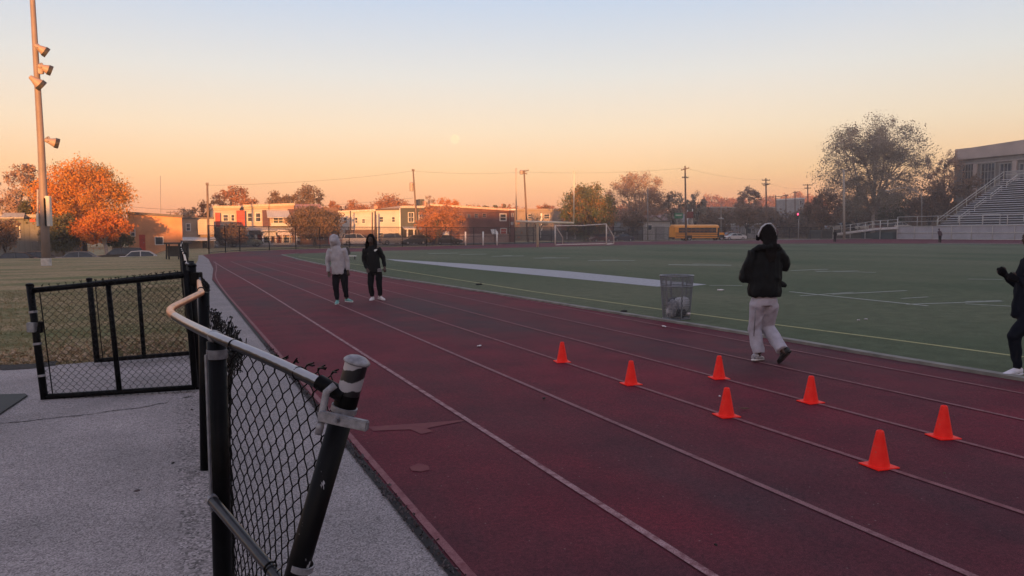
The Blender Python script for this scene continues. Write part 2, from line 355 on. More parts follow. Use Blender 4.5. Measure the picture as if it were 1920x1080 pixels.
def smoothpath(P_, n=6):
    out = []
    for i in range(len(P_) - 1):
        p0 = P_[max(i - 1, 0)]; p1 = P_[i]; p2 = P_[i + 1]; p3 = P_[min(i + 2, len(P_) - 1)]
        for k in range(n):
            t = k / n; out.append(0.5 * ((2 * p1) + (-p0 + p2) * t + (2 * p0 - 5 * p1 + 4 * p2 - p3) * t * t + (-p0 + 3 * p1 - 3 * p2 + p3) * t ** 3))
    out.append(P_[-1]); return out
KERB = M('kerb_concrete', (0.20, 0.19, 0.17), 0.9, 0.3, 3, bmp=0.003)
o = strip(cp + [G(540, 477.2), G(560, 476)], 0.14, 0.05, 0.05).build('kerb', KERB); tag(o, kind='structure')
def mat_paint(name, c, under, lo=0.42, hi=0.56):
    m, nt, b = newmat(name); n = noise_node(nt, 9, 6, rough=0.7); n2 = noise_node(nt, 160, 2)
    f = ramp(nt, n.outputs[0], [(lo - 0.12, (0, 0, 0)), (hi - 0.08, (1, 1, 1))]); f2 = ramp(nt, n2.outputs[0], [(0.36, (0.25, 0.25, 0.25)), (0.55, (1, 1, 1))])
    x = mixc(nt, 1.0, f.outputs[0], f2.outputs[0], 'MULTIPLY')
    nt.links.new(mixc(nt, x, under, c), b.inputs['Base Color']); b.inputs['Roughness'].default_value = 0.85; return m
LINE = mat_paint('faded_lane_paint', (0.27, 0.13, 0.14), (0.12, 0.03, 0.04))
LINE2 = mat_paint('bright_lane_paint', (0.40, 0.24, 0.25), (0.15, 0.045, 0.055), 0.5, 0.64)
LINE3 = mat_paint('dim_lane_paint', (0.25, 0.10, 0.11), (0.14, 0.03, 0.04), 0.46, 0.62)
for i, X in enumerate([1.27, 2.35, 3.50, 4.57, 5.69, 6.84, 7.95]):
    yy = [-12, 0, 8, 16, 24, 32, 40, 50]; P_ = []
    for y in yy:
        bend = sstep((y - 18) / 34) * (X / 8.6) * -1.1 if i > 0 else 0.95 * sstep((y - 26) / 26)
        P_.append(Vector((X + bend * (0.9 if i else 1), y, 0)))
    o = strip(smoothpath(P_), 0.05, 0.016 + 0.0).build('lane_line', [LINE3, LINE2, LINE, LINE3, LINE3, LINE3, LINE3][i]); o.location.z = 0; tag(o, kind='structure')
# faded arrow-like mark and blotches on the first lanes
MK = mat_paint('faded_orange_mark', (0.175, 0.045, 0.04), (0.14, 0.022, 0.034), 0.54, 0.76)
q = [G(690, 803), G(780, 797), (G(872, 790)), G(866, 793), G(800, 806), G(812, 812), G(790, 817), G(770, 808), G(700, 811)]
poly_sheet('lane_arrow_mark', [(a.x, a.y) for a in q], 0.0145, MK)
poly_sheet('lane_blot_mark', [(a.x, a.y) for a in [G(768, 879), G(785, 872), G(803, 877), G(806, 884), G(790, 888), G(772, 886)]], 0.0145, MK)
0 and poly_sheet('lane_blot_mark', [(a.x, a.y) for a in [G(1372, 998), G(1400, 992), G(1432, 990), G(1450, 995), G(1434, 999), G(1395, 1001)]], 0.0145, LINE3)
# dark joint with leaf litter along the track edge
jm = strip([Vector((1.20, y, 0)) for y in (-12, 0, 10, 30)], 0.055, 0.0135).build('track_joint', M('dark_joint', (0.012, 0.010, 0.012), 0.9, 0.4, 30)); tag(jm, kind='structure')
# field markings
FW_ = mat_paint('worn_white_turf_paint', (0.42, 0.42, 0.46), (0.15, 0.17, 0.16), 0.4, 0.56)
FL = mat_paint('thin_white_turf_paint', (0.46, 0.48, 0.45), (0.12, 0.14, 0.10), 0.4, 0.55)
YL = mat_paint('yellow_turf_paint', (0.40, 0.38, 0.16), (0.18, 0.18, 0.09), 0.4, 0.52)
a, b_, c_, d_ = G(715, 485.5), G(1325, 534.5), G(1232, 538.5), G(745, 491)
poly_sheet('sideline_band', [(v.x, v.y) for v in [G(722, 486), G(880, 495.5), G(1060, 509), G(1230, 525.5), G(1325, 534.5), G(1300, 537), G(1232, 538.5), G(1060, 522), G(880, 504.5), G(742, 489.5)]], 0.020, FW_)
yl = strip([G(*q) for q in [(1920, 672), (1660, 637), (1450, 610), (1300, 590), (1000, 548), (730, 505), (600, 487), (560, 481.5)]], 0.09, 0.020).build('yellow_line', YL); tag(yl, kind='structure')
def fline(a, b_, w, m_=FL, nm='field_line'):
    o = strip([G(*a), G(*b_)], w, 0.020).build(nm, m_); tag(o, kind='structure')
for a, b_, w in [((803, 476), (858, 474.8), .5), ((863, 477.5), (912, 476.8), .5), ((922, 481), (982, 480.2), .45), ((942, 479.6), (960, 479.4), .5), ((1000, 484.5), (1068, 484), .4), ((1018, 483), (1042, 483), .35),
                 ((1103, 489.2), (1190, 489), .3), ((1128, 488), (1160, 488), .3), ((1253, 496.5), (1310, 497.5), .22), ((1300, 495.5), (1370, 497.8), .22), ((1254, 497), (1372, 499), .2),
                 ((1482, 508), (1552, 505.5), .16), ((1528, 508.8), (1642, 511.5), .16), ((1530, 510), (1610, 508.5), .14), ((1815, 524), (1880, 525), .12), ((1700, 457.6 + 1.8), (1858, 459.4), .5), ((1632, 458.8), (1680, 458.8), .5),
                 ((1500, 458.6), (1550, 458.6), .5), ((1480, 548), (1740, 575), .10), ((1560, 553), (1700, 546), .09), ((1700, 572), (1880, 566), .08), ((1810, 567), (1876, 565), .08), ((1810, 571), (1920, 577), .08), ((1690, 561), (1740, 558), .07), ((1500, 556), (1600, 549), .07),
                 ((1330, 536), (1392, 536.5), .1)]:
    fline(a, b_, w)
fline((1740, 456.4), (1913, 456.9), .55, WHITE, 'field_line')
# street beyond the far fence, sidewalk
ASPH = M('street_asphalt', (0.07, 0.068, 0.07), 0.9, 0.25, 0.7)
poly_sheet('road', [(3, 104), (420, 104), (420, 113), (3, 113)], 0.006, ASPH)
poly_sheet('road', [(-90, 76), (-4.5, 76), (-4.5, 84), (-90, 84)], -1.215, M('lower_street_asphalt', (0.07, 0.068, 0.07), 0.9, 0.25, 0.7))
o = MB().box((-4, 113, -0.03), (420, 115.2, 0.12)).build('sidewalk', M('sidewalk_concrete', (0.2, 0.19, 0.18), 0.9, 0.2, 0.8)); tag(o, kind='structure')
# ------------------------------------------------------------------ chain link weave
def weave(mb, fn, W_, H_, w=0.0355, r=0.0021, n=4, barbs=True, jit=0.0, seed=0, nrm=Vector((0, 1, 0)), barb=0.035, lean=0.0, vs=None):
    """fn(u,v) -> point, u along panel in metres, v up in metres"""
    rnd = random.Random(seed); vs = vs or w; nw = int(W_ / w); nr = int(H_ / vs)
    for k in range(nw):
        pts = []
        for j in range(nr + 1):
            s_ = (j + k) % 2; u = (k + s_) * w; off = r * 0.9 * (1 if s_ else -1) * (1 if k % 2 else -1)
            u += rnd.uniform(-jit, jit); v = j * vs + rnd.uniform(-jit, jit)
            for dv in (-0.1, 0.1):
                if (j == 0 and dv < 0) or (j == nr and dv > 0): continue
                pts.append(fn(u + (0.04 if s_ else -0.04) * w, v + dv * vs) + nrm * off)
        mb.tube(pts, r, n, cap=False)
        if barbs:
            s_ = (nr + k) % 2; u = (k + s_) * w
            a = fn(u, nr * vs - 0.002); b1 = fn(u + rnd.uniform(-.012, .012) - lean * .4, nr * vs + barb * 0.45); b2 = fn(u + rnd.uniform(-.022, .022) - lean, nr * vs + barb * rnd.uniform(.6, 1.1))
            mb.tube([a, b1 + nrm * rnd.uniform(-.008, .008), b2 + nrm * rnd.uniform(-.012, .012)], r * 1.15, n, cap=False)
            mb.tube([fn(u - .005, nr * vs + .006) + nrm * .004, b1 + nrm * .004, b2 + nrm * rnd.uniform(-.01, .01) + Vector((rnd.uniform(-.01, .01), 0, -.008))], r * 1.15, n, cap=False)

def peel_black():      # black coating with chipped galvanised patches
    m, nt, b = newmat('chipped_black_coating')
    n = noise_node(nt, 9, 5, rough=0.6, stretch=(1.6, 1.6, 0.45)); f = ramp(nt, n.outputs[0], [(0.628, (0, 0, 0)), (0.638, (1, 1, 1))])
    n2 = noise_node(nt, 40, 3); g2 = ramp(nt, n2.outputs[0], [(0.3, (0.30, 0.30, 0.33)), (0.7, (0.45, 0.44, 0.47))])
    nt.links.new(mixc(nt, f.outputs[0], (0.003, 0.003, 0.004), g2.outputs[0]), b.inputs['Base Color']); b.inputs['Roughness'].default_value = 0.45; b.inputs['Specular IOR Level'].default_value = 0.12
    bump(nt, b, f.outputs[0], -0.0015, 0.8); return m
PEEL = peel_black()
CAPM = M('weathered_zinc', (0.25, 0.245, 0.265), 0.5, 0.3, 40, metal=0.35, bmp=0.0015, bscale=150)

# tall leaning terminal post with rail, weave and clamp
Db, Dt = 2.52, 2.47
Tb = P(476, 1389, Db); Tb.z = -0.02
def tpost(y):   # axis of leaning post at image row y
    return P(672 - 0.272 * (y - 668), y, Dt + (Db - Dt) * (y - 668) / 721)
Tt = tpost(672); tax = (tpost(672) - tpost(1000)).normalized()
P2b = P(421, 1205, 3.1); P2b.z = -0.02; P2t = P(406, 640, 3.1)
P1b = G(386, 880); P1b.z = -0.02; P1t = P(382, 548, 5.33)
HPb = Vector((0.15, 8.86, -0.02)); HPt = P(372, 512, 8.1)
f1 = thing('chain_link_fence', 'nearest black chain link fence section with a bent top rail and leaning chipped end post', 'fence', (P2b.x, P2b.y, 0), 0, 'black fence sections along the track')
r_ = 0.039
MB().tube([Tb, tpost(760)], r_, 24).build('post', PEEL, f1, True, True)
o = MB().tube([tpost(760), tpost(738)], r_ + .0005, 24).build('post_sleeve', BLK, f1, 'auto', True)
# upper post: galvanised bare ring, black patch painted by material, cap
def ringmat():
    m, nt, b = newmat('chipped_ring_coating'); n = noise_node(nt, 14, 3)
    tc = nt.nodes.new('ShaderNodeTexCoord'); sp = nt.nodes.new('ShaderNodeSeparateXYZ'); nt.links.new(tc.outputs['Object'], sp.inputs[0])
    ma = nt.nodes.new('ShaderNodeMath'); ma.operation = 'MULTIPLY_ADD'; nt.links.new(n.outputs[0], ma.inputs[0]); ma.inputs[1].default_value = 0.05; nt.links.new(sp.outputs[2], ma.inputs[2])
    z0 = tpost(738).z - 0.0; z1 = tpost(676).z
    mr = nt.nodes.new('ShaderNodeMapRange'); mr.inputs[1].default_value = z0 + 0.02; mr.inputs[2].default_value = z1 + 0.03; nt.links.new(ma.outputs[0], mr.inputs[0])
    f = ramp(nt, mr.outputs[0], [(0.0, (0.012, 0.012, 0.015)), (0.13, (0.012, 0.012, 0.015)), (0.15, (0.36, 0.35, 0.38)), (0.44, (0.36, 0.35, 0.38)), (0.46, (0.012, 0.012, 0.015)), (0.80, (0.012, 0.012, 0.015)), (0.82, (0.36, 0.35, 0.38))])
    f.color_ramp.interpolation = 'LINEAR'
    nt.links.new(f.outputs[0], b.inputs['Base Color']); b.inputs['Roughness'].default_value = 0.42; b.inputs['Metallic'].default_value = 0.15; return m
o = MB().tube([tpost(738), tpost(676)], r_ - .0005, 24).build('post_top', ringmat(), f1, 'auto', True)
cpm = MB(); cpm.lathe(tpost(681), [(r_ - .001, 0), (r_ + .002, 0.0), (r_ + .006, .004), (r_ + .006, .008), (.040, .014), (.030, .021), (.014, .026), (0.0001, .027)], 28, tax)
cpm.build('post_cap', CAPM, f1, 'auto', True)
for y0 in (1047,):
    MB().lathe(tpost(y0 + 20), [(r_, 0), (r_ + .004, .001), (r_ + .004, .024), (r_, .025)], 24, tax).build('tie_band', CAPM, f1, 'auto', True)
MB().lathe(tpost(772), [(r_, 0), (r_ + .005, .001), (r_ + .005, .020), (r_, .021)], 24, tax).build('tie_band', CAPM, f1, 'auto', True)
# clamp plate with bolts and fork
A1 = P(598, 779, 2.40); A2 = P(690, 799, 2.36); ax = (A2 - A1).normalized(); ay = (F0 - ax * F0.dot(ax)).normalized(); az = ax.cross(ay)
mid = (A1 + A2) / 2; cl = MB(); cl.obox(mid, ax, ay, az, (A2 - A1).length / 2, .012, .017)
clamp = cl.build('clamp', CAPM, f1, 'auto', True, bevel=.004)
for px in ((632, 787), (678, 797)):
    c = P(px[0], px[1], 2.372); bo = MB(); bo.tube([c, c - ay * .012], .0075, 6); bo.tube([c - ay * .003, c - ay * .006], .011, 14)
    b_ = bo.build('bolt', M('dull_bolt_zinc', (0.22, 0.22, 0.25), 0.45, 0.3, 60, metal=0.6), clamp, 'auto', False)
    # children of a part: bring into the fence's frame
    for v in b_.data.vertices: v.co = v.co - Vector(f1.location)
o = MB(); o.tube([P(628, 722, 2.43), P(612, 735, 2.425), P(604, 775, 2.41), P(602, 795, 2.405)], [(.012, .007)] * 4, 10)
o.tube([P(603, 792, 2.405), P(600, 800, 2.405), P(597, 814, 2.405)], [.009, .014, .012], 12)
o.build('fork_latch', CAPM, f1, True, True)
o = MB(); o.tube([P(598, 716, 2.50), P(648, 744, 2.455)], .0262, 18).build('rail_cup', BLK, f1, 'auto', True)
# top rail: bent out between the posts
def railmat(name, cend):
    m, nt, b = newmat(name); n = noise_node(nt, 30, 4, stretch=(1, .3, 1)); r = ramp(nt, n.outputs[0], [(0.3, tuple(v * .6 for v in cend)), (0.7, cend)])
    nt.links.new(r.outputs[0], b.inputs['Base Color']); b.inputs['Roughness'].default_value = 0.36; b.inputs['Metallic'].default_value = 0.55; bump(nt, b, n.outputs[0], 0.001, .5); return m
# coating worn off the upper side of the rail: metal on top, black beneath
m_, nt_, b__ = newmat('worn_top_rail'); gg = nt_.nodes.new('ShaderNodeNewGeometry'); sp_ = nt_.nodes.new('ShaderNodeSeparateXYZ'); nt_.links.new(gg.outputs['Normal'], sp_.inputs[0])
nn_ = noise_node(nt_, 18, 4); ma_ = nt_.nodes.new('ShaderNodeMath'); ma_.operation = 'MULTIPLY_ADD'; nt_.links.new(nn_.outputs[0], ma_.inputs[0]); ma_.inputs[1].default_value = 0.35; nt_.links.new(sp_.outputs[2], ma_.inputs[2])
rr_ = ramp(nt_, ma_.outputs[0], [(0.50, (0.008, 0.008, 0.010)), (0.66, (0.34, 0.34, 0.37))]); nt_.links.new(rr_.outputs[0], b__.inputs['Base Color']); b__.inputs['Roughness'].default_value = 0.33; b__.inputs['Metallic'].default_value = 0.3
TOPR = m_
coppery = railmat('sunset_tinted_zinc', (0.75, 0.36, 0.20))  # sunset glint on the bent rail, put into the metal colour as orange
ra = [P(642, 741, 2.46), P(600, 719, 2.53), P(500, 672, 2.78), P(400, 630, 3.1), P(352, 607, 3.55), P(328, 593, 3.95)]
rb = [P(328, 593, 3.95), P(319, 585, 4.25), P(323, 577, 4.5), P(340, 568, 4.75), P(378, 549, 5.3)]
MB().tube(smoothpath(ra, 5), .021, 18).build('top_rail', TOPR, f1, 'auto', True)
MB().tube(smoothpath(rb, 6), .0212, 18).build('top_rail', coppery, f1, 'auto', True)
for t in ((560, 700, 2.63), (438, 648, 2.95)):
    c = P(t[0], t[1], t[2]); d = (ra[1] - ra[2]).normalized() if t[0] > 500 else (ra[2] - ra[3]).normalized()
    MB().lathe(c - d * .004, [(.0225, 0), (.026, .002), (.026, .007), (.0225, .009)], 16, d).build('wire_tie', BLK, f1, 'auto', True)
MB().tube([P2b, P2t], r_, 22).build('post', BLK, f1, True, True)
c = MB(); c.lathe(P2t + ZU * -.05, [(r_, -.022), (r_ + .003, -.022), (r_ + .003, .016), (r_, .017)], 20); c.build('tie_band', M('dull_zinc', (.16, .16, .18), .5, .3, 40, metal=.3), f1, 'auto', True)
c = MB(); q = P(404, 632, 3.1); c.lathe(q - (ra[2] - ra[3]).normalized() * .02, [(.0222, 0), (.027, .001), (.027, .04), (.0222, .041)], 18, (ra[2] - ra[3]).normalized()); c.build('rail_loop', CAPM, f1, 'auto', True)
sv = P(397, 665, 3.02); c = MB(); c.obox((sv + P(397, 960, 3.02)) / 2 - R0 * .012, R0, F0, ZU, .0035, .009, abs(sv.z - P(397, 960, 3.02).z) / 2); c.build('tension_bar', GALV, f1, 'auto', True)
# mid rail
MB().tube(smoothpath([P(398, 938, 3.02), P(430, 975, 2.9), P(520, 1083, 2.6), P(560, 1135, 2.52)], 4), .021, 18).build('middle_rail', M('glossy_black_rail', (.016, .016, .019), .28, .4, 20, spec=.6), f1, 'auto', True)
c = P(398, 938, 3.02); d = (P(398, 938, 3.02) - P(430, 975, 2.9)).normalized(); MB().lathe(c - d * .008, [(.0212, 0), (.024, .001), (.024, .02), (.016, .021), (.016, .005)], 18, d).build('rail_end', CAPM, f1, 'auto', True)
MB().lathe(P(508, 1066, 2.63), [(.022, 0), (.026, .002), (.026, .008), (.022, .01)], 16, (P(398, 938, 3.02) - P(520, 1083, 2.6)).normalized()).build('wire_tie', BLK, f1, 'auto', True)
MB().tube([P1b, P1t], r_, 20).build('post', BLK, f1, True, True)
# rail beyond post 1 up to the hinge post, bands round it
rc = [P(378, 549, 5.3), P(375, 540, 5.9), P(373, 527, 7.9)]
MB().tube(smoothpath(rc, 4), .0212, 14).build('top_rail', coppery, f1, 'auto', True)
for k in range(3):
    c = P(377 - k * 1.2, 545 - k * 5, 5.5 + .65 * k); MB().lathe(c, [(.0215, 0), (.028, .002), (.028, .05), (.0215, .052)], 14, (rc[2] - rc[0]).normalized()).build('wire_tie', BLK, f1, 'auto', True)
# weave: from the tall post back along the track side of the posts
tw = F0.cross(ZU)
def path_fn(A, B, bow):
    A = Vector(A); B = Vector(B); Ld = (B - A).length; d = (B - A).normalized(); nr = Vector((d.y, -d.x, 0))
    def fn(u, v):
        t = u / Ld; q = A + d * u; q = q + nr * bow * math.sin(math.pi * min(1, max(0, t))) ; return Vector((q.x, q.y, v))
    return fn, Ld, nr
# panel a: tall post to post 2
A = tpost(730); 
def fa(u, v):
    tp = tpost(1389 - (v / 1.27) * 720); q2 = P2b.lerp(P2t, v / 1.25) + R0 * 0.035 + F0 * 0.02
    Lh = 0.80; t = u / Lh; q = (tp - R0 * 0.03).lerp(q2, t); q.z = v; q += F0 * (0.03 * math.sin(math.pi * t)); return q
wv = MB(); weave(wv, fa, 0.80, 1.235, 0.040, 0.0026, 5, True, 0.0016, 4, nrm=F0 * 1.0, vs=0.0435, barb=0.020, lean=0.022)
wv.build('wire_mesh', BLK, f1, True, True)
# panel b: post 2 to post 1, slack and crumpled at the top
rb_ = random.Random(8)
def fb(u, v):
    a = P2b + R0 * 0.045 + F0 * .03; b = Vector((P1b.x + .05, P1b.y, 0)); Lh = (b - a).length; t = u / Lh; q = Vector(a).lerp(b, t); q.z = v
    k = max(0, (v - .75) / .5) * math.sin(math.pi * min(1, t)); q += R0 * (0.12 * k + 0.03 * math.sin(u * 9) * k); q.z -= 0.05 * k * (1 + math.sin(u * 23)) ; return q
a = P2b; Lb = (Vector((P1b.x, P1b.y, 0)) - Vector((a.x, a.y, 0))).length
wv = MB(); weave(wv, fb, Lb, 1.19, 0.0445, 0.0026, 4, True, 0.004, 5, nrm=R0 * 1.0, vs=0.0475, barb=0.012, lean=-0.015)
for k in range(90):
    u = rb_.uniform(.15, Lb - .1); q = [fb(u + rb_.uniform(-.06, .06), 1.17 + rb_.uniform(-.10, .012)) + R0 * rb_.uniform(-.02, .05) for _ in range(4)]; wv.tube(smoothpath(q, 3), .0024, 4, cap=False)
wv.build('wire_mesh', BLK, f1, True, True)
# panel c: post 1 to hinge post
def fc(u, v):
    a = Vector((P1b.x + .05, P1b.y, 0)); b = Vector((HPb.x + .05, HPb.y, 0)); t = u / (b - a).length; q = a.lerp(b, t); q.z = v + 0.03; q += R0 * 0.05 * math.sin(math.pi * t) * (v / 1.2); return q
wv = MB(); weave(wv, fc, 3.05, 1.22, 0.0355, 0.0024, 3, True, 0.002, 6, nrm=R0 * 1.0)
wv.build('wire_mesh', BLK, f1, True, True)
hp = MB().tube([HPb, Vector((HPb.x, HPb.y, 1.36))], .043, 18).build('post', BLK, f1, True, True)
MB().obox((HPb.x + .02, HPb.y, 1.22), R0, F0, ZU, .07, .06, .07).build('post_bracket', BLK, f1, 'auto', True, bevel=.008)
MB().lathe((HPb.x, HPb.y, 1.35), [(.044, 0), (.048, .005), (.048, .02), (.02, .045), (.0001, .05)], 16).build('post_cap', BLK, f1, 'auto', True)
MB().tube([P(375, 520, 7.6), P(392, 735, 7.5)], .009, 8).build('tension_bar', GALV, f1, True, True)

# gates: both leaves swung open to the left
def gate(label, TL, BL, BR, TR, MT, MB_, seed, latch=True, dt=0.0, mats=BLK):
    g = thing('chain_link_gate', label, 'gate', (BR.x, BR.y, 0), 0, 'open chain link gate leaves')
    ext = (TL - BL).normalized() * .06
    MB().tube([BL - ext * .4, TL + ext], .036, 16).build('frame_post', mats, g, True, True)
    MB().lathe(TL + ext, [(.037, -.01), (.040, 0), (.034, .014), (.0001, .022)], 14).build('post_cap', mats, g, 'auto', True)
    MB().tube([BR, TR + (TR - BR).normalized() * .05], .033, 16).build('frame_post', mats, g, True, True)
    MB().tube([TL, TR], .029, 14).build('top_rail', mats, g, True, True)
    MB().tube([BL, BR], .029, 14).build('bottom_rail', mats, g, True, True)
    MB().tube([MB_, MT], .027, 14).build('brace', mats, g, True, True)
    W_ = (TR - TL).length; H_ = (TL - BL).length
    def fg(u, v):
        a = BL.lerp(BR, u / W_); b = TL.lerp(TR, u / W_); q = a.lerp(b, v / H_)
        return q + F0 * (-.03 + .012 * math.sin(u * 9 + v * 4))
    wv = MB(); weave(wv, lambda u, v: fg(u + .02, v - .06), W_ - .04, H_ + .10, 0.0365, 0.0022, 3, True, 0.0035, seed, nrm=F0 * 1.0, barb=0.025)
    wv.build('wire_mesh', mats, g, True, True)
    MB().tube([BL.lerp(BR, .055), TL.lerp(TR, .055)], .006, 8).build('tension_bar', mats, g, True, True)
    for t in ((.2, .5, .8) if latch else (.15, .6)):
        q = BL.lerp(TL, t); MB().lathe(q, [(.037, -.012), (.041, -.011), (.041, .011), (.037, .012)], 16, (TL - BL)).build('tie_band', CAPM if latch else BLK, g, 'auto', True)
    if latch:
        q = BL.lerp(TL, .66); l_ = MB().obox(q - F0 * .03 - R0 * .01, R0, F0, ZU, .042, .035, .05).build('latch', GALV, g, 'auto', True, bevel=.006)
        MB().obox(q - F0 * .02 + R0 * .07, R0, F0, ZU, .02, .02, .06).build('latch_striker', BLK, g, 'auto', True, bevel=.006)
    return g
gate('nearer open gate leaf over the grey pavement, with a latch on its free edge', P(57, 545, 7.72), P(83, 744, 7.66), P(366, 726, 8.02), P(349, 516, 8.08), P(202, 528, 7.9), P(224, 733, 7.84), 11)
gate('farther black chain link gate leaf standing half behind the nearer gate leaf', P(168, 532, 9.7), P(182, 676, 9.65), P(372, 661, 10.2), P(347, 512, 10.2), P(259, 521, 9.95), P(270, 668, 9.9), 12, latch=False)

# long perimeter fence along the inner edge of the concrete strip
lf = thing('chain_link_fence', 'long black chain link fence running away beside the track beyond the gates', 'fence', (0.15, 11.3, 0), 0, 'black fence sections along the track')
fy = [11.3, 14.3, 17.3, 20.3, 23.3, 26.3, 29.3, 32.3, 36, 40, 44, 48, 52, 56, 60, 64]
fx = lambda y: 0.15 + 0.25 * sstep((y - 25) / 35)
tp_ = []
rnd = random.Random(2)
for y in fy:
    z = 1.24 + rnd.uniform(-.05, .05); MB().tube([(fx(y), y, -.02), (fx(y) + rnd.uniform(-.04, .04), y, z + .05)], .036, 12).build('post', BLK, lf, True, True)
    tp_.append(Vector((fx(y), y, z)))
MB().tube(tp_, .021, 10).build('top_rail', TOPR, lf, True, True)
wv = MB(); weave(wv, lambda u, v: Vector((0.2 , 11.3 + u, v + .03)), 9.0, 1.2, 0.05, 0.0024, 3, True, 0.003, 6, nrm=R0 * 1.0)
wv.build('wire_mesh', BLK, lf, True, True)
fm = MB()
for a, b in zip(fy[3:-1], fy[4:]): fm.add([(fx(a) + .04, a, .02), (fx(b) + .04, b, .02), (fx(b) + .04, b, 1.2), (fx(a) + .04, a, 1.2)], [(0, 1, 2, 3)])
fm.build('wire_mesh', meshfence_mat('far_black_mesh', (0.015, 0.015, 0.018), 0.06, 0.13), lf, False, True)

# rubber mat
q = [G(-60, 744), G(48, 741), G(52, 744), G(0, 779), G(-60, 812)]
m_, nt_, b__ = newmat('black_rubber_mat'); tc_ = nt_.nodes.new('ShaderNodeTexCoord'); ck = nt_.nodes.new('ShaderNodeTexChecker'); ck.inputs[3].default_value = 60; nt_.links.new(tc_.outputs['Object'], ck.inputs[0])
ck.inputs[1].default_value = (.02, .024, .024, 1); ck.inputs[2].default_value = (.045, .05, .05, 1); nt_.links.new(ck.outputs[0], b__.inputs['Base Color']); b__.inputs['Roughness'].default_value = .8
o = MB().prism([(a.x, a.y) for a in q], 0.003, 0.02); 
mm = o.build('rubber_mat', m_, None, False, False, bevel=.004)
# orient winding
tag(mm, 'flat dark rubber mat lying on the pavement at the left edge', 'mat')

# cracks in the pavement
def crack(pts, w, label):
    mb = MB(); rnd = random.Random(len(pts)); P_ = [G(*p) for p in pts]; P_ = smoothpath(P_, 8)
    P_ = [q + Vector((rnd.uniform(-.008, .008), rnd.uniform(-.012, .012), 0)) for q in P_]
    for i in range(len(P_) - 1):
        a, b = P_[i], P_[i + 1]; wa = w * rnd.uniform(.3, 1.2); s_ = Vector((0, 1, 0)) * wa
        mb.add([a - s_, b - s_, b + s_, a + s_], [(0, 1, 2, 3)])
    mb.v = [(v[0], v[1], .004) for v in mb.v]; o = mb.build('pavement_crack', M('crack_dark', (0.03, 0.026, 0.03), .95, .5, 40)); tag(o, kind='structure')
crack([(-10, 795), (50, 790), (110, 783), (170, 777), (215, 770), (262, 765), (300, 757), (312, 756), (322, 745), (336, 732)], .011, '')
crack([(322, 830), (308, 862), (300, 905), (290, 960), (282, 1010), (268, 1075)], .007, '')

# light pole on the grass
lp = G(87, 497); pole = thing('floodlight_pole', 'tall steel floodlight pole with four lamps on the grass at far left', 'light pole', (lp.x, lp.y, -.05))
DP = lp.dot(F0); PD = lambda x, y, dd=0: P(x, y, DP + dd)
def gradm(name): return M(name, (0.22, 0.175, 0.165), .6, .12, 1.2)
PM = gradm('pale_steel_pole')
pb = PD(87, 497); pb.z = -.1
MB().tube([pb, PD(83, 400), PD(77, 270), PD(68, 120), PD(61, 0), PD(57, -60)], [.24, .215, .185, .155, .135, .12], 20).build('shaft', PM, pole, True, True)
MB().tube([pb, PD(86.2, 484)], .27, 20).build('base_sleeve', M('pale_base', (.5, .47, .45), .8, .2, 5), pole, 'auto', True)
BOXM = M('pale_enclosure', (0.55, 0.53, 0.50), .5, .08, 2)
for (x0, x1, y0, y1, dd) in ((70, 74.5, 400, 424, -.1), (87, 95.5, 368, 424, -.15), (85, 88, 372, 424, -.2)):
    c = PD((x0 + x1) / 2, (y0 + y1) / 2, dd); sc = DP / FPX
    MB().obox(c, R0, F0, ZU, (x1 - x0) / 2 * sc, .12, (y1 - y0) / 2 * sc).build('control_box', BOXM if x0 != 85 else BLK, pole, 'auto', True, bevel=.02)
MB().tube([PD(71, 425), PD(71, 355)], .055, 8).build('conduit', M('conduit_zinc', (.4, .36, .34), .6), pole, True, True)
def lamp(px, py, tilt, flip=1, s=1.0, arm=True, dd=-.25):
    c = PD(px, py, dd); d = (R0 * math.cos(tilt) * flip - ZU * (math.sin(tilt) + .25) + F0 * .75).normalized()
    o = MB(); o.lathe(c - d * .42 * s, [(.0001, 0), (.10 * s, .01), (.13 * s, .08 * s), (.16 * s, .22 * s), (.27 * s, .5 * s), (.31 * s, .62 * s), (.31 * s, .66 * s)], 20, d)
    h = o.build('floodlight', M('lamp_housing', (.34, .25, .21), .55, .1, 3), pole, 'auto', True)
    g_ = MB(); g_.lathe(c - d * .42 * s, [(.305 * s, .63 * s), (.2 * s, .69 * s), (.0001, .70 * s)], 20, d)
    o2 = g_.build('lens', M('dark_lens', (.06, .065, .07), .2), h, True)
    for v in o2.data.vertices: v.co = v.co - Vector(pole.location)
    g_ = MB(); g_.lathe(c - d * .42 * s, [(.325 * s, .60 * s), (.335 * s, .60 * s), (.335 * s, .84 * s), (.325 * s, .84 * s)], 20, d)
    o2 = g_.build('visor', M('dark_visor', (.03, .03, .033), .5), h, 'auto')
    for v in o2.data.vertices: v.co = v.co - Vector(pole.location)
    if arm:
        ap = PD(px - 13 * flip, py - 4, -.05); ar = MB(); ar.tube(smoothpath([ap, PD(px - 6 * flip, py - 9, dd), c - d * .1 - ZU * -.02], 5), .05, 8)
        ar.tube([c - d * .05 + F0 * .3, c - d * .05 - F0 * .3], .03, 6); ar.build('bracket', M('bracket_steel', (.22, .2, .2), .5), pole, True, True)
lamp(77, 92, R(28), s=.85); lamp(84, 128, R(12), s=.85); lamp(68, 153, R(38), s=.95, arm=False, dd=-.5); lamp(97, 266, R(4), s=.85)
MB().obox(PD(77, 132, -.3), R0, F0, ZU, .13, .1, .2).build('ballast_box', M('ballast', (.4, .3, .25), .5), pole, 'auto', True, bevel=.03)
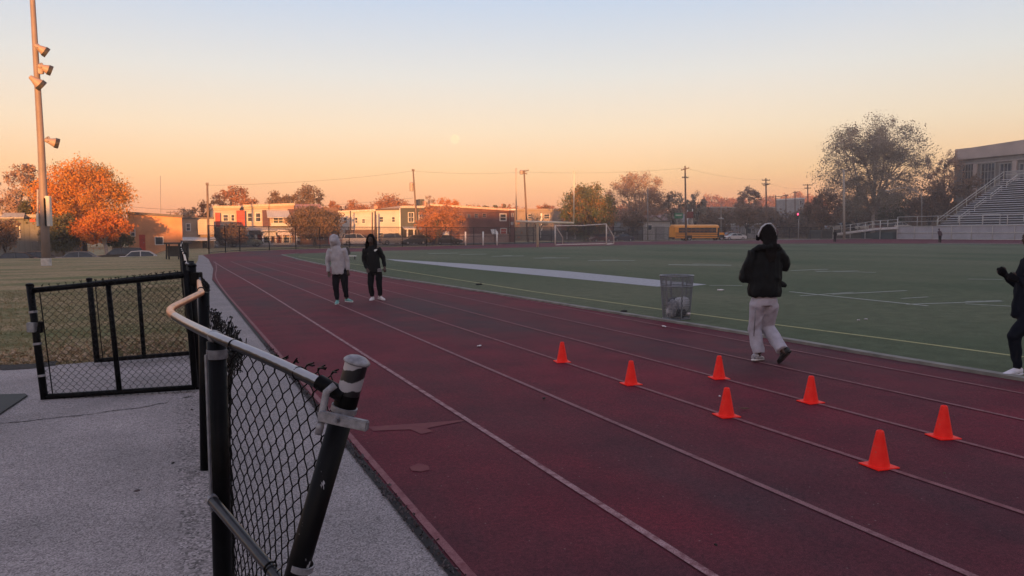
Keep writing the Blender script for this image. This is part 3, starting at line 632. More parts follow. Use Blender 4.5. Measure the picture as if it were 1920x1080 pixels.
# equipment shelter by the fence end
q = G(330, 486); sh = thing('ball_cart', 'dark covered equipment stand on legs at the far end of the grass beside the fence', 'stand', (q.x, q.y, 0))
DS = q.dot(F0); PS = lambda x, y, dd=0: P(x, y, DS + dd); DK = M('dark_weathered_wood', (.04, .038, .036), .85, .3, 4)
for x in (312, 317, 335, 352): MB().tube([PS(x, 486, .2 if x in (317, 335) else 0), PS(x, 456)], .045, 8).build('leg', DK, sh, True, True)
c = PS(331, 471, .1); MB().obox(c, R0, F0, ZU, .62, .04, .36).build('panel', DK, sh, 'auto', True)
c = PS(324, 448); MB().obox(PS(333, 456), R0, F0, ZU, .85, .3, .05).build('top_board', DK, sh, 'auto', True)
MB().obox(PS(345, 470, .1), R0, F0, ZU, .25, .25, .5).build('bin', DK, sh, 'auto', True, bevel=.04)
# ------------------------------------------------------------------ unseen blocks added behind the camera, sized to cast the shade
ZW = Vector((ld.x, ld.y, 0)).normalized(); ZS = Vector((ZW.y, -ZW.x, 0))
def shadebox(label, s0, s1, hgt, back, dep, mat):
    o = thing('shade_block', label, 'building', tuple(ZW * -back + ZS * (s0 + s1) / 2), -SAZ, 'unseen shade blocks added behind the viewer')
    w = s1 - s0; mb = MB().box((-w / 2, -dep, 0), (w / 2, 0, hgt)); mb.build('wall', mat, o)
    MB().box((-w / 2 - .2, -dep - .2, hgt), (w / 2 + .2, .2, hgt + .35)).build('roof', M('roof_edge', (.3, .28, .26)), o)
    for i in range(int(w / 5)):
        for j in range(max(1, int(hgt / 4))):
            x = -w / 2 + 2.5 + i * 5; f = MB().box((x - 1, .0, 1.2 + j * 4), (x + 1, .06, 3.0 + j * 4)).build('window', WHITE, o)
            MB().box((x - .9, .05, 1.3 + j * 4), (x + .9, .075, 2.9 + j * 4)).build('pane', GL, f)
BR0 = brickmat('tan_brick', (.30, .22, .16), (.24, .17, .12), (.3, .28, .25))
shadebox('low unseen tan brick block added behind the viewer to cast shade', -95, 2, 5.95, 42, 14, BR0)
shadebox('mid height unseen tan brick block added behind the viewer to cast shade', 2, 32, 10.5, 42, 18, BR0)
shadebox('higher unseen tan brick block added behind the viewer to cast shade', 32, 60, 19, 42, 20, BR0)
shadebox('tall unseen tan brick block added behind the viewer to cast shade', 60, 150, 37, 46, 30, BR0)

# ------------------------------------------------------------------ houses along the street
DARKIN = M('dark_interior', (.02, .02, .022), .6)
WFR = M('window_frame_white', (.62, .58, .55), .5, .1, 3)
class House:
    def __init__(s, label, x0, x1, ytop, Y, depth, mat, name='rowhouse', cat='house', zb=0.0, group=None, ytop1=None):
        s.Y = Y; s.a = PY(x0, 440, Y); s.b = PY(x1, 440, Y); s.zb = zb; s.zt = PY((x0 + x1) / 2, ytop, Y).z
        s.o = thing(name, label, cat, (s.a.x, Y, zb), 0, group); s.mat = mat
        zt0 = PY(x0, ytop, Y).z; zt1 = PY(x1, ytop1 if ytop1 else ytop, Y).z; s.zt0 = zt0; s.zt1 = zt1
        w = s.b.x - s.a.x; s.w = w; s.depth = depth
        mb = MB(); V = [(0, 0, -.1), (w, 0, -.1), (w, depth, -.1), (0, depth, -.1), (0, 0, zt0 - zb), (w, 0, zt1 - zb), (w, depth, zt1 - zb), (0, depth, zt0 - zb)]
        mb.add(V, [(0, 3, 2, 1), (4, 5, 6, 7), (0, 1, 5, 4), (1, 2, 6, 5), (2, 3, 7, 6), (3, 0, 4, 7)]); mb.build('wall', mat, s.o)
    def L(s, x, y, dy=0):
        q = PY(x, y, s.Y); return Vector((q.x - s.a.x, dy, q.z - s.zb))
    def rect(s, x0, x1, y0, y1):
        p = s.L(x0, y1); q = s.L(x1, y0); return p.x, q.x, p.z, q.z
    def window(s, x0, x1, y0, y1, frame=None, pane=None, fw=.09, mull=True, name='window'):
        a, b, c, d = s.rect(x0, x1, y0, y1); mb = MB(); t = .07
        mb.box((a - fw, -t, c - fw), (b + fw, .02, c)); mb.box((a - fw, -t, d), (b + fw, .02, d + fw)); mb.box((a - fw, -t, c), (a, .02, d)); mb.box((b, -t, c), (b + fw, .02, d))
        if mull: mb.box((a, -t * .8, (c + d) / 2 - .03), (b, .015, (c + d) / 2 + .03))
        f = mb.build(name, frame or WFR, s.o); MB().box((a, -.02, c), (b, .01, d)).build('pane', pane or GL, f); return f
    def door(s, x0, x1, y0, y1, mat):
        a, b, c, d = s.rect(x0, x1, y0, y1); f = MB().box((a, -.05, c), (b, .02, d)).build('door', mat, s.o); MB().box((b - .2, -.09, (c + d) / 2 - .05), (b - .12, -.05, (c + d) / 2 + .05)).build('handle', GALV, f)
    def block(s, name, x0, x1, y0, y1, dy0, dy1, mat, bev=0):
        a, b, c, d = s.rect(x0, x1, y0, y1); return MB().box((a, dy0, c), (b, dy1, d)).build(name, mat, s.o, bevel=bev)
    def cornice(s, mat, h=.35, out=.25, name='cornice'):
        mb = MB(); w = s.w; V = []
        a = s.zt0 - s.zb; b = s.zt1 - s.zb
        for (y, dz) in ((-out, 0), (s.depth + .05, 0)): V += [(-.1, y, a - h * .5), (w + .1, y, b - h * .5), (w + .1, y, b + h * .5), (-.1, y, a + h * .5)]
        mb.add(V, [(0, 1, 2, 3), (7, 6, 5, 4), (0, 4, 5, 1), (1, 5, 6, 2), (2, 6, 7, 3), (3, 7, 4, 0)]); return mb.build(name, mat, s.o)
    def awning(s, x0, x1, y0, y1, out, mat, name='awning'):
        a, b, c, d = s.rect(x0, x1, y0, y1); mb = MB(); t = .06
        V = [(a - .1, -out, c), (b + .1, -out, c), (b, 0, d), (a, 0, d), (a - .1, -out, c - t * 2), (b + .1, -out, c - t * 2), (b, 0, d - t), (a, 0, d - t)]
        mb.add(V, [(0, 1, 2, 3), (7, 6, 5, 4), (4, 5, 1, 0), (5, 6, 2, 1), (3, 7, 4, 0), (6, 7, 3, 2)]); mb.build(name, mat, s.o)
    def post(s, x, y0, y1, dy, mat, r=.09):
        p = s.L(x, y1, dy); q = s.L(x, y0, dy); MB().tube([p, q], r, 8).build('porch_post', mat, s.o, True)
YS = 116.0
grpH = 'rowhouses across the street'
AWN = siding('awning_metal', (.50, .50, .52), .25, vertical=True)
PINKW = siding('cream_siding', (.56, .47, .38), .22); WS = siding('white_siding', (.62, .59, .56), .22)
REDB = brickmat('red_brick', (.26, .07, .04), (.20, .05, .035), (.25, .2, .17)); REDP = M('red_paint', (.42, .05, .03), .6, .2, 2)
# left: grey industrial building
h = House('long low grey building with flat roof at the far left behind parked cars', -90, 150, 405, 97, 3, siding('grey_green_siding', (.17, .18, .18), .5, vertical=True), 'warehouse', 'building', -1.23)
h.cornice(M('grey_coping', (.30, .29, .28), .6), .35, .3, 'coping'); h.awning(8, 47, 399, 408, 1.6, M('pale_awning', (.4, .38, .34), .7)); h.door(60, 72, 430, 476, M('grey_steel_door', (.10, .11, .12), .5))
h.window(20, 36, 425, 445, mull=False);  h.window(-40, -20, 425, 445, mull=False)
h.block('red_panel', 56, 66, 410, 416, -.06, .02, REDP)
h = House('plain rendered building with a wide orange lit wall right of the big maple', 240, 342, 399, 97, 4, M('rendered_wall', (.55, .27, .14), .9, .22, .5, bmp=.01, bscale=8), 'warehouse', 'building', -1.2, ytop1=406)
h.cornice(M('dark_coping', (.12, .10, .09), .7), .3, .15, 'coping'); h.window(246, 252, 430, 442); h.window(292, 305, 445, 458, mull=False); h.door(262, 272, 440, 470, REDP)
h = House('small beige garage building with a white shed roof beside the rendered building', 343, 401, 409, 103, 5, M('beige_wall', (.36, .27, .21), .9, .2, .7), 'garage', 'building')
h.cornice(M('dark_coping', (.12, .10, .09), .7), .2, .15, 'coping'); h.block('sunlit_bay', 371, 400, 411, 440, -.8, 0, PINKW); h.awning(341, 402, 444, 450, 1.8, WHITE, 'shed_roof'); h.window(350, 356, 420, 432); h.door(380, 388, 448, 466, DARKIN)
h = House('cream two storey rowhouse with red window bays under a tan tree', 402, 451, 388, YS, 12, PINKW, group=grpH)
h.cornice(M('cream_cornice', (.55, .42, .32), .7), .35, .3); h.block('bay', 404, 412, 399, 425, -.5, 0, REDP); h.block('bay', 444, 457.5, 395, 425, -.9, 0, REDP)
h.window(419, 427, 403, 414); h.window(434, 439, 403, 414); h.awning(404, 450, 430, 437, 1.8, M('porch_roof_dark', (.10, .08, .08), .8), 'porch_roof')
for x in (406, 420, 435, 448): h.post(x, 436, 462, -1.6, WHITE)
h.window(410, 418, 440, 452); h.door(425, 431, 440, 462, DARKIN)
h = House('cream rowhouse with a dark side recess and a white porch, second in the row', 459, 505, 386, YS, 12, PINKW, group=grpH, ytop1=385)
h.cornice(M('cream_cornice', (.55, .42, .32), .7), .35, .3); h.window(465, 472, 400, 415); h.window(480, 488, 400, 415); h.block('recess', 492.5, 504, 394, 426, -.03, .02, M('purple_brick', (.10, .05, .06), .85))
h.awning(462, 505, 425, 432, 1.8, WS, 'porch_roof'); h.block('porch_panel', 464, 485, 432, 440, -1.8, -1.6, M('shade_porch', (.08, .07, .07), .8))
for x in (464, 478, 492, 503): h.post(x, 432, 462, -1.6, WHITE)
h.window(468, 476, 440, 452); h.door(484, 490, 440, 462, REDP)
h = House('brick rowhouse with a wide grey metal awning over its upper window', 506.5, 553, 385, YS, 12, M('salmon_wall', (.44, .30, .25), .85, .15, .6), group=grpH, ytop1=383)
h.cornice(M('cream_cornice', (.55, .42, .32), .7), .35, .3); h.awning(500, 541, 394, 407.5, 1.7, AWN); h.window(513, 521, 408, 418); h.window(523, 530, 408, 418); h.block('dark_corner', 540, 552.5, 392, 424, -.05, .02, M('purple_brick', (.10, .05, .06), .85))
h.block('bay_window', 507, 545, 418, 424, -1.0, 0, WS)
h.awning(488, 553, 425, 434, 2.2, WS, 'porch_roof'); h.block('porch_panel', 490, 514, 433, 443, -2.2, -2.0, WS); h.block('porch_panel', 517, 553, 431, 441, -2.2, -2.0, M('lilac_panel', (.52, .49, .56), .6))
for x in (490, 503, 514, 526, 540, 552): h.post(x, 441, 462, -2.1, WHITE)
h.block('porch_wall', 488, 553, 455, 463, -2.2, -2.0, M('pale_block', (.42, .38, .36), .8)); h.window(494, 506, 445, 455); h.door(520, 527, 444, 460, M('maroon_door', (.16, .05, .05), .6)); h.window(532, 546, 445, 455)
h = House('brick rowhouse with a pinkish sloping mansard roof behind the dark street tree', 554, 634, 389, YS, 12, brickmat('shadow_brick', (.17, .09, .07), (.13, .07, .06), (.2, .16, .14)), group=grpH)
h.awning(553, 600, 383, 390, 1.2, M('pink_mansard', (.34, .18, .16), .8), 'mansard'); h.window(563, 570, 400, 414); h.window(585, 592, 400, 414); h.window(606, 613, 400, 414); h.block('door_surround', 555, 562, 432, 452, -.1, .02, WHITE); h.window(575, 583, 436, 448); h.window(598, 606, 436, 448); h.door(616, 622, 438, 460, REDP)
h.awning(556, 634, 426, 431, 1.8, M('porch_roof_dark', (.10, .08, .08), .8), 'porch_roof')
h = House('pale rowhouse with a dark lower storey behind the two standing people', 635.5, 703, 397, YS, 12, WS, group=grpH, ytop1=394)
h.cornice(M('white_cornice', (.55, .48, .42), .7), .3, .25); h.window(666, 670, 408, 418); h.window(679, 684, 411, 418); h.window(645, 650, 408, 418)
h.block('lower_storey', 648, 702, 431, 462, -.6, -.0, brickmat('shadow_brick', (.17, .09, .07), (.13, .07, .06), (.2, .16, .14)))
h.Y -= .65; 
h.window(674, 683, 434, 446); h.door(690, 696, 438, 460, M('maroon_door', (.16, .05, .05), .6)); h.Y += .65
h = House('white rowhouse with a downpipe at its right corner beside the dark grey house', 704, 750, 393, YS, 12, WS, group=grpH, ytop1=392)
h.cornice(M('dark_gutter', (.08, .06, .06), .7), .25, .2, 'gutter'); h.window(735, 740, 407, 416); h.window(728, 735, 437, 443, mull=False); h.window(712, 718, 407, 416); h.door(741, 747, 437, 461, DARKIN); h.window(710, 718, 437, 446)
h.post(750, 390, 462, -.15, WHITE, .18); h.block('chimney', 704, 711, 385, 393, 1, 2, M('chimney_brick', (.45, .27, .2), .8))
GD = siding('charcoal_siding', (.075, .085, .085), .22)
h = House('dark grey corner house with white porch columns and rounded pale roof edge', 752, 806, 388, YS - .5, 12, GD, group=grpH)
h.cornice(M('pale_coping', (.5, .42, .38), .7), .35, .3, 'coping'); h.window(766, 770, 399, 416); h.window(771.5, 775, 399, 416); h.window(786, 790, 399, 416); h.awning(754, 806, 425, 429, 1.8, WHITE, 'porch_roof')
for x in (759, 771, 790, 797): h.post(x, 428, 462, -1.5, WHITE, .14)
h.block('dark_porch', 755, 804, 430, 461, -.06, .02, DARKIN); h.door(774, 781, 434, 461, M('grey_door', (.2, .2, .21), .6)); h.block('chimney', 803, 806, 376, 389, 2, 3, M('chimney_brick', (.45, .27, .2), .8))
h.block('dark_siding_top', 798, 806, 372, 388, 3, 6, GD)
h = House('long maroon brick house flank with a white framed window and sloping roof edge', 807, 957, 384, YS + .5, 14, brickmat('maroon_brick', (.20, .085, .065), (.155, .062, .052), (.19, .11, .09)), group=grpH, ytop1=393.5)
h.cornice(M('sun_coping', (.6, .42, .33), .7), .32, .3, 'coping'); h.window(938, 948, 402, 413, fw=.16)
for x0, x1, y0, y1 in ((876, 882, 402, 408), (890, 896, 401, 408), (905, 911, 401, 407), (858, 864, 402, 409), (840, 846, 402, 409)): h.window(x0, x1, y0, y1, frame=M('dull_frame', (.25, .14, .12), .7))
h.block('ground_storey', 862, 957, 438, 458, -.12, .02, M('pink_block_wall', (.34, .22, .19), .9, .15, .6)); h.window(939, 949, 429, 438, frame=WFR, pane=REDP, fw=.14, mull=True); h.block('white_panel', 830, 841, 434, 452, -.2, .02, WHITE)
h.awning(920, 930, 430, 438, .8, WHITE); h.post(955.5, 393, 436, -.2, WHITE, .14)
h = House('narrow maroon bay house at the right end of the brick flank', 957.5, 964.5, 393, YS - .2, 12, brickmat('maroon_brick', (.20, .085, .065), (.155, .062, .052), (.19, .11, .09)), group=grpH)
h.window(959, 962, 400, 406, fw=.05); h.window(958.6, 961.5, 417, 421, fw=.05); h.cornice(WHITE, .25, .3)
h = House('low tan block building with a flat roof behind the goalpost', 966, 1052, 392.5, 150, 18, M('tan_block', (.26, .21, .17), .9, .2, .4), 'shop_building', 'building', group=None)
h.cornice(M('tan_coping', (.32, .26, .22), .8), .3, .2, 'coping'); h.window(990, 1000, 402, 410); h.window(1020, 1030, 402, 410); h.door(1005, 1012, 430, 452, DARKIN); h.block('white_post', 1013, 1016, 400, 446, -.2, .0, WHITE)
h = House('grey concrete garage wall seen through the soccer goal', 1053, 1206, 432, 140, 10, M('grey_block', (.13, .12, .12), .9, .2, .4), 'garage', 'building')
for k in range(8): h.window(1062 + 15 * k, 1064 + 15 * k, 436, 448, mull=False, fw=.05, pane=M('pale_pane', (.3, .28, .3), .5))
h = House('white block garage left of the school bus with a grey shutter', 1206, 1256, 415, 138, 12, siding('dirty_white_wall', (.38, .36, .36), .6, vertical=True), 'garage', 'building')
h.cornice(M('dark_coping', (.12, .10, .09), .7), .3, .2, 'coping'); h.window(1212, 1222, 422, 431, mull=False); h.block('shutter', 1228, 1246, 424, 448, -.05, .02, M('shutter_grey', (.22, .21, .22), .6))
def gable(label, x0, x1, ytop, yeave, Y, mat, rmat, D=8):
    a = PY(x0, yeave, Y); b = PY(x1, yeave, Y); t = PY((x0 + x1) / 2, ytop, Y); o = thing('gabled_house', label, 'house', (a.x, Y, 0), 0, 'small gabled houses beyond the bus')
    w = b.x - a.x; MB().xprism([(0, -.1), (w, -.1), (w, a.z), (w / 2, t.z - .1), (0, a.z)], 0, D).build('wall', mat, o)
    mb = MB(); mb.xprism([(-.4, a.z - .25), (w / 2, t.z), (w + .4, a.z - .25), (w + .4, a.z), (w / 2, t.z + .3), (-.4, a.z)], -.4, D + .4); mb.build('roof', rmat, o)
    f = MB().box((w / 2 - .6, -.05, a.z - 1.4), (w / 2 + .6, .02, a.z - .1)).build('window', WFR, o); MB().box((w / 2 - .5, -.08, a.z - 1.3), (w / 2 + .5, -.04, a.z - .2)).build('pane', GL, f)
RFP = M('dull_pink_roof', (.32, .2, .19), .9, .2, .8)
gable('white gabled house whose gable rises over the school bus', 1284, 1322, 402, 417, 165, M('pale_gable', (.42, .36, .33), .8), M('grey_shingle', (.2, .18, .17), .9))
gable('house with a dull pink gabled roof left of the green road sign', 1208, 1246, 405, 416, 170, M('pale_gable', (.42, .36, .33), .8), RFP)
gable('house with a dull pink roof just left of the white gable', 1252, 1282, 403, 416, 175, M('tan_gable', (.3, .24, .2), .8), RFP)
h = House('long low brown building far away under the orange tree line', 1322, 1505, 389, 215, 20, M('brown_far_wall', (.17, .12, .10), .9, .15, .2), 'warehouse', 'building')
h.cornice(M('tan_coping', (.32, .26, .22), .8), .5, .3, 'coping')
for k in range(7): h.window(1335 + 24 * k, 1343 + 24 * k, 402, 408, mull=False)
h = House('narrow pale building behind the traffic light', 1496, 1507, 372, 180, 10, M('pale_render', (.32, .30, .31), .8, .2, .4), 'tower_building', 'building')
for y in (376, 388, 400, 412): 
    h.window(1499, 1503, y, y + 6, mull=False)
h.cornice(WHITE, .4, .2)
h = House('pale low shop front between the bus and the traffic light', 1392, 1425, 420, 150, 10, M('pale_render', (.32, .30, .31), .8, .2, .4), 'shop_building', 'building'); h.cornice(WHITE, .3, .3); h.window(1398, 1408, 428, 438, mull=False)
h = House('grey garage block right behind the jogging person', 1300, 1388, 436, 156, 8, M('grey_block', (.13, .12, .12), .9, .2, .4), 'garage', 'building'); h.door(1320, 1330, 438, 450, DARKIN)

# ------------------------------------------------------------------ school building on the right (facade along Y)
X = 175; c0 = PX(1791, 280, X); zt = c0.z
sb = thing('school_building', 'large pale stone school building with tall dark windows above the bleachers', 'building', (X, 30, 0))
STN = M('pale_stone', (.46, .38, .35), .85, .15, .25, bmp=.01, bscale=3); STD = brickmat('grey_brick_wall', (.27, .24, .23), (.22, .20, .19), (.29, .27, .25), 2)
L_ = c0.y - 30
MB().box((0, 0, -.1), (40, L_, zt - 2.2)).build('wall', STD, sb)
MB().box((-.05, 0, zt - 2.2), (40, L_, zt)).build('parapet', STN, sb)
MB().box((-.5, 0, zt - 2.7), (-.0, L_, zt - 2.15)).build('cornice', STN, sb)
MB().box((-.4, 0, zt - 4.0), (-.02, L_, zt - 3.7)).build('string_course', M('pale_string', (.36, .31, .3), .8), sb)
ya = PX(1905, 266, X).y; MB().add([(-.06, ya - 30 - 14, zt), (-.06, ya - 30 + 10, zt), (-.06, ya - 30 - 2, zt + .5), (8, ya - 30 - 14, zt), (8, ya - 30 + 10, zt), (8, ya - 30 - 2, zt + .5)], [(0, 1, 2), (5, 4, 3), (0, 2, 5, 3), (1, 4, 5, 2)]).build('pediment', STN, sb)
for (xa, xb_) in ((1842, 1865), (1877, 1903), (1914, 1940), (1952, 1980), (1806, 1826)):
    p = PX(xa, 308, X); q = PX(xb_, 333, X); y0, y1 = q.y - 30, p.y - 30; z1 = p.z; z0 = q.z - 2
    f = MB(); t = .25
    f.box((-.3, y0 - t, z0 - t), (-.02, y0, z1 + t)); f.box((-.3, y1, z0 - t), (-.02, y1 + t, z1 + t)); f.box((-.3, y0, z1), (-.02, y1, z1 + t)); f.box((-.3, y0, z0 - t), (-.02, y1, z0))
    for k in range(1, 4): yk = y0 + (y1 - y0) * k / 4; f.box((-.25, yk - .06, z0), (-.03, yk + .06, z1))
    for k in range(1, 3): zk = z0 + (z1 - z0) * k / 3; f.box((-.24, y0, zk - .06), (-.04, y1, zk + .06))
    w_ = f.build('window', M('window_frame_pale', (.30, .29, .28), .7), sb); MB().box((-.1, y0, z0), (-.015, y1, z1)).build('pane', GL, w_)
for yk in np.arange(6, L_, 9.2): MB().box((-.35, yk - .5, 0), (-.01, yk + .5, zt - 4.0)).build('pilaster', STN, sb)

# ------------------------------------------------------------------ bleachers
XB = 134.0; YE = 98.5; Y0 = 30
bl = thing('bleachers', 'grey aluminium bleachers with pale handrails climbing to the right in front of the school', 'bleachers', (XB, YE, 0))
bmv = Vector((XB, YE, 0)); ALU = M('aluminium_plank', (.60, .60, .64), .5, .15, 1.5); RAIL = M('pale_rail', (.52, .50, .47), .45, .1, 2)
WP = M('grey_panel_wall', (.36, .36, .40), .7, .12, .5)
YE2 = PX(1683, 440, XB).y
zw = PX(1800, 423.5, XB).z
MB().box((XB - .15, Y0, 0), (XB, YE2, zw)).build('front_wall', WP, bl, world=True)
rm = MB()
for z in (.08, zw * .5, zw): rm.tube([(XB - .2, Y0, z), (XB - .2, YE2, z)], .07, 6)
yk = YE2
while yk > Y0: rm.tube([(XB - .21, yk, 0), (XB - .21, yk, zw)], .06, 6); yk -= 3.9
rm.build('wall_battens', RAIL, bl, True, True)
zg = PX(1800, 404, XB).z; rm = MB()
yk = YE2
while yk > Y0: MB().tube([(XB - .1, yk, zw), (XB - .1, yk, zg)], .07, 6).build('guard_post', RAIL, bl, True, True); yk -= 4.4
for z in (zg, (zg + zw) / 2): rm.tube([(XB - .1, Y0, z), (XB - .1, YE2, z)], .055, 6)
rm.build('guard_rail', RAIL, bl, True, True)
NR = 22; dx = 19.5 / NR; z0 = zw + .1; dz = (PX(1875, 334, 153.5).z - z0) / NR
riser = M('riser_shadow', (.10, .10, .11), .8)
for k in range(NR):
    xk = XB + .6 + k * dx; zk = z0 + k * dz
    MB().box((xk, Y0, zk), (xk + .42, YE, zk + .10)).build('bench', ALU, bl, world=True)
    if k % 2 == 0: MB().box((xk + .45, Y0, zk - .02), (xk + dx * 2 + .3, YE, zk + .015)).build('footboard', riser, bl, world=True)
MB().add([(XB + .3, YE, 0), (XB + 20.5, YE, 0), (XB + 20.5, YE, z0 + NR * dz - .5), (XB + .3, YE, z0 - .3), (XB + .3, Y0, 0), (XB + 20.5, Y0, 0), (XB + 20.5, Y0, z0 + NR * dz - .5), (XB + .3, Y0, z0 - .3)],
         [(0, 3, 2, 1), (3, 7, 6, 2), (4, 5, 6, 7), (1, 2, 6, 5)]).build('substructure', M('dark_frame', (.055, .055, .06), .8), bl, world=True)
# end rail climbing with the rows
er = MB(); A_ = Vector((XB + .5, YE + .1, z0 + 1.15)); B_ = Vector((XB + 20, YE + .1, z0 + NR * dz + 1.3)); er.tube([A_, B_], .06, 8); er.tube([A_ - ZU * .55, B_ - ZU * .55], .05, 6); er.build('end_rail', RAIL, bl, True, True)
for k in range(8):
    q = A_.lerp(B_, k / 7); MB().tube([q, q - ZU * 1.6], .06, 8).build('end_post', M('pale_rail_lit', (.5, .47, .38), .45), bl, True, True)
MB().box((XB + 20.4, Y0, z0 + NR * dz + .0), (XB + 20.5, YE, z0 + NR * dz + 1.25)).build('back_rail_mesh', meshfence_mat('bleacher_mesh', (.35, .35, .35), .25, .2), bl, world=True)
rm = MB()
for z in (.65, 1.3): rm.tube([(XB + 20.4, Y0, z0 + NR * dz + z), (XB + 20.4, YE, z0 + NR * dz + z)], .07, 6)
rm.build('back_rail', RAIL, bl, True, True)
for Ya, nseg in ((95.0, 4), (83.0, 4), (71, 4)):
    for k in range(nseg):
        ka = 1 + k * 5.2; kb = ka + 3.6; a = Vector((XB + .6 + ka * dx, Ya, z0 + ka * dz)); b = Vector((XB + .6 + kb * dx, Ya, z0 + kb * dz)); h_ = MB()
        h_.tube([a, a + ZU * 1.1, b + ZU * 1.1, b], .065, 8); h_.tube([a + ZU * .6, b + ZU * .6], .05, 6); h_.build('aisle_rail', RAIL, bl, False, True)
for k in range(5):
    y = 90 - k * 7.5; h_ = MB(); x = XB + 1.0; h_.tube([(x, y, z0), (x, y, z0 + 1.9), (x, y - 3.2, z0 + 1.9), (x, y - 3.2, z0)], .075, 8); h_.tube([(x, y, z0 + 1.0), (x, y - 3.2, z0 + 1.0)], .05, 6); h_.build('entry_rail', RAIL, bl, False, True)
# ramp
rp_ = thing('access_ramp', 'white sloping access ramp with railings leading to the bleachers', 'ramp', (XB - 1, YE2, 0))
pts = []
a0 = PX(1562, 438, XB - .6); a1 = PX(1640, 427.5, XB - .6); a2 = PX(1682, 425, XB - .6)
mb = MB()
for u, v in ((a0, a1), (a1, a2)): mb.add([u, v, v + Vector((2.2, 0, 0)), u + Vector((2.2, 0, 0)), u - ZU * .45, v - ZU * .45, v + Vector((2.2, 0, -.45)), u + Vector((2.2, 0, -.45))], [(0, 1, 2, 3), (7, 6, 5, 4), (4, 5, 1, 0), (6, 7, 3, 2), (0, 3, 7, 4), (1, 5, 6, 2)])
mb.build('deck', M('ramp_white', (.62, .60, .60), .5), rp_, world=True)
for k, x in enumerate((1562, 1578, 1594, 1608, 1622, 1636, 1650, 1664, 1682)):
    t = PX(x, 440, XB - .7); zd = a0.z + (a1.z - a0.z) * min(1, (x - 1562) / 78) + (a2.z - a1.z) * max(0, (x - 1640) / 42)
    MB().tube([(t.x, t.y, -.02 if k % 2 == 0 else zd - .2), (t.x, t.y, zd + 1.45)], .075, 8).build('post', RAIL, rp_, True, True)
for dzr in (1.45, .8): MB().tube([a0 + ZU * dzr, a1 + ZU * dzr, a2 + ZU * dzr], .055, 6).build('hand_rail', RAIL, rp_, False, True)
b0 = PX(1640, 440, XB + 2); MB().box((XB + .2, b0.y - 6, 0), (XB + 3, b0.y + 2, 1.4)).build('landing_wall', M('dark_teal_wall', (.04, .06, .065), .8), rp_, world=True)

# ------------------------------------------------------------------ far black fences
def farfence(label, P_, H_, grp, pitch=3.0, c=(0.02, 0.02, 0.024), alpha=.16, postr=.045):
    o = thing('chain_link_fence', label, 'fence', tuple(P_[0]), 0, grp); mt = BLK if c[0] < .05 else RAIL; mb = MB(); rl = MB(); cnt = 0
    for a, b in zip(P_[:-1], P_[1:]):
        L_ = (b - a).length; n = max(1, int(L_ / pitch))
        for k in range(n):
            q = a.lerp(b, k / n); MB().tube([q, q + ZU * H_], postr, 6).build('post', mt, o, True, True)
        mb.add([a, b, b + ZU * H_, a + ZU * H_], [(0, 1, 2, 3)])
        for z in (H_, H_ * .5, .12): rl.tube([a + ZU * z, b + ZU * z], .03, 5)
    mb.build('wire_mesh', meshfence_mat('mesh_%g_%g' % (c[0], alpha), c, .12, alpha), o, False, True); rl.build('rail', mt, o, False, True)
    return o
off = lambda px, py, d=1.0: (lambda g_: Vector((g_.x + g_.x / g_.length * d, g_.y + g_.y / g_.length * d, 0)))(G(px, py))
farfence('tall dark chain link fence round the far bend before the rowhouses', [off(392, 476.5, 1), off(450, 472, 1.5), off(600, 466.5, 1.5), off(800, 462, 1.5), off(1000, 457, 1.5)], 2.5, 'dark fences beyond the track', 4.0)
farfence('tall dark chain link fence in front of the school bus', [off(1000, 457, 1.5), off(1150, 453.5, 1.5), off(1300, 450.5, 1.5), off(1440, 448.5, 1.5), off(1560, 448, 1.5)], 2.6, 'dark fences beyond the track', 4.5)
wp = thing('white_bollards', 'x', 'x'); bpy.data.objects.remove(wp)
bp0 = MB().tube([(0, 0, 0), (0, 0, 1.9)], .11, 8)
b0 = None
for x in (873, 906, 932):
    q = off(x, 460.5, 1.2)
    if b0 is None: b0 = bp0.build('white_post', WHITE, None, True); o = b0
    else: o = b0.copy(); col.objects.link(o)
    o.location = q; tag(o, {873: 'white post by the far track edge, left of three below the brick flank', 906: 'middle white post of three below the brick flank', 932: 'white post by the far track edge, right of three below the brick flank'}[x], 'post', 'white posts along the far track edge')

# goalpost
gq = G(1008, 463); DG = gq.dot(F0); PG = lambda x, y, dd=0: P(x, y, DG + dd)
gp = thing('goalpost', 'tall white football goalpost with two uprights at the far end', 'goalpost', (gq.x, gq.y, 0)); GPM = M('goalpost_cream', (.72, .62, .50), .5, .08, 1)
dC = math.sin(TH) * -1  # crossbar runs along world X
barL = PG(968, 415); barR = PG(1076, 418, -3.0); bm_ = (barL + barR) / 2
MB().tube([Vector((gq.x, gq.y, 0)), PG(1008, 426, 0), barL.lerp(barR, .375)], .15, 12).build('gooseneck', GPM, gp, True, True)
MB().tube([barL, barR], .12, 12).build('crossbar', GPM, gp, True, True)
MB().tube([barL, Vector((barL.x, barL.y, P(970, 315, barL.dot(F0)).z))], .07, 10).build('upright', M('upright_thin', (.5, .40, .33), .5, .08, 1), gp, True, True)
MB().tube([barR, Vector((barR.x, barR.y, P(1075, 320, barR.dot(F0)).z))], .075, 10).build('upright', GPM, gp, True, True)
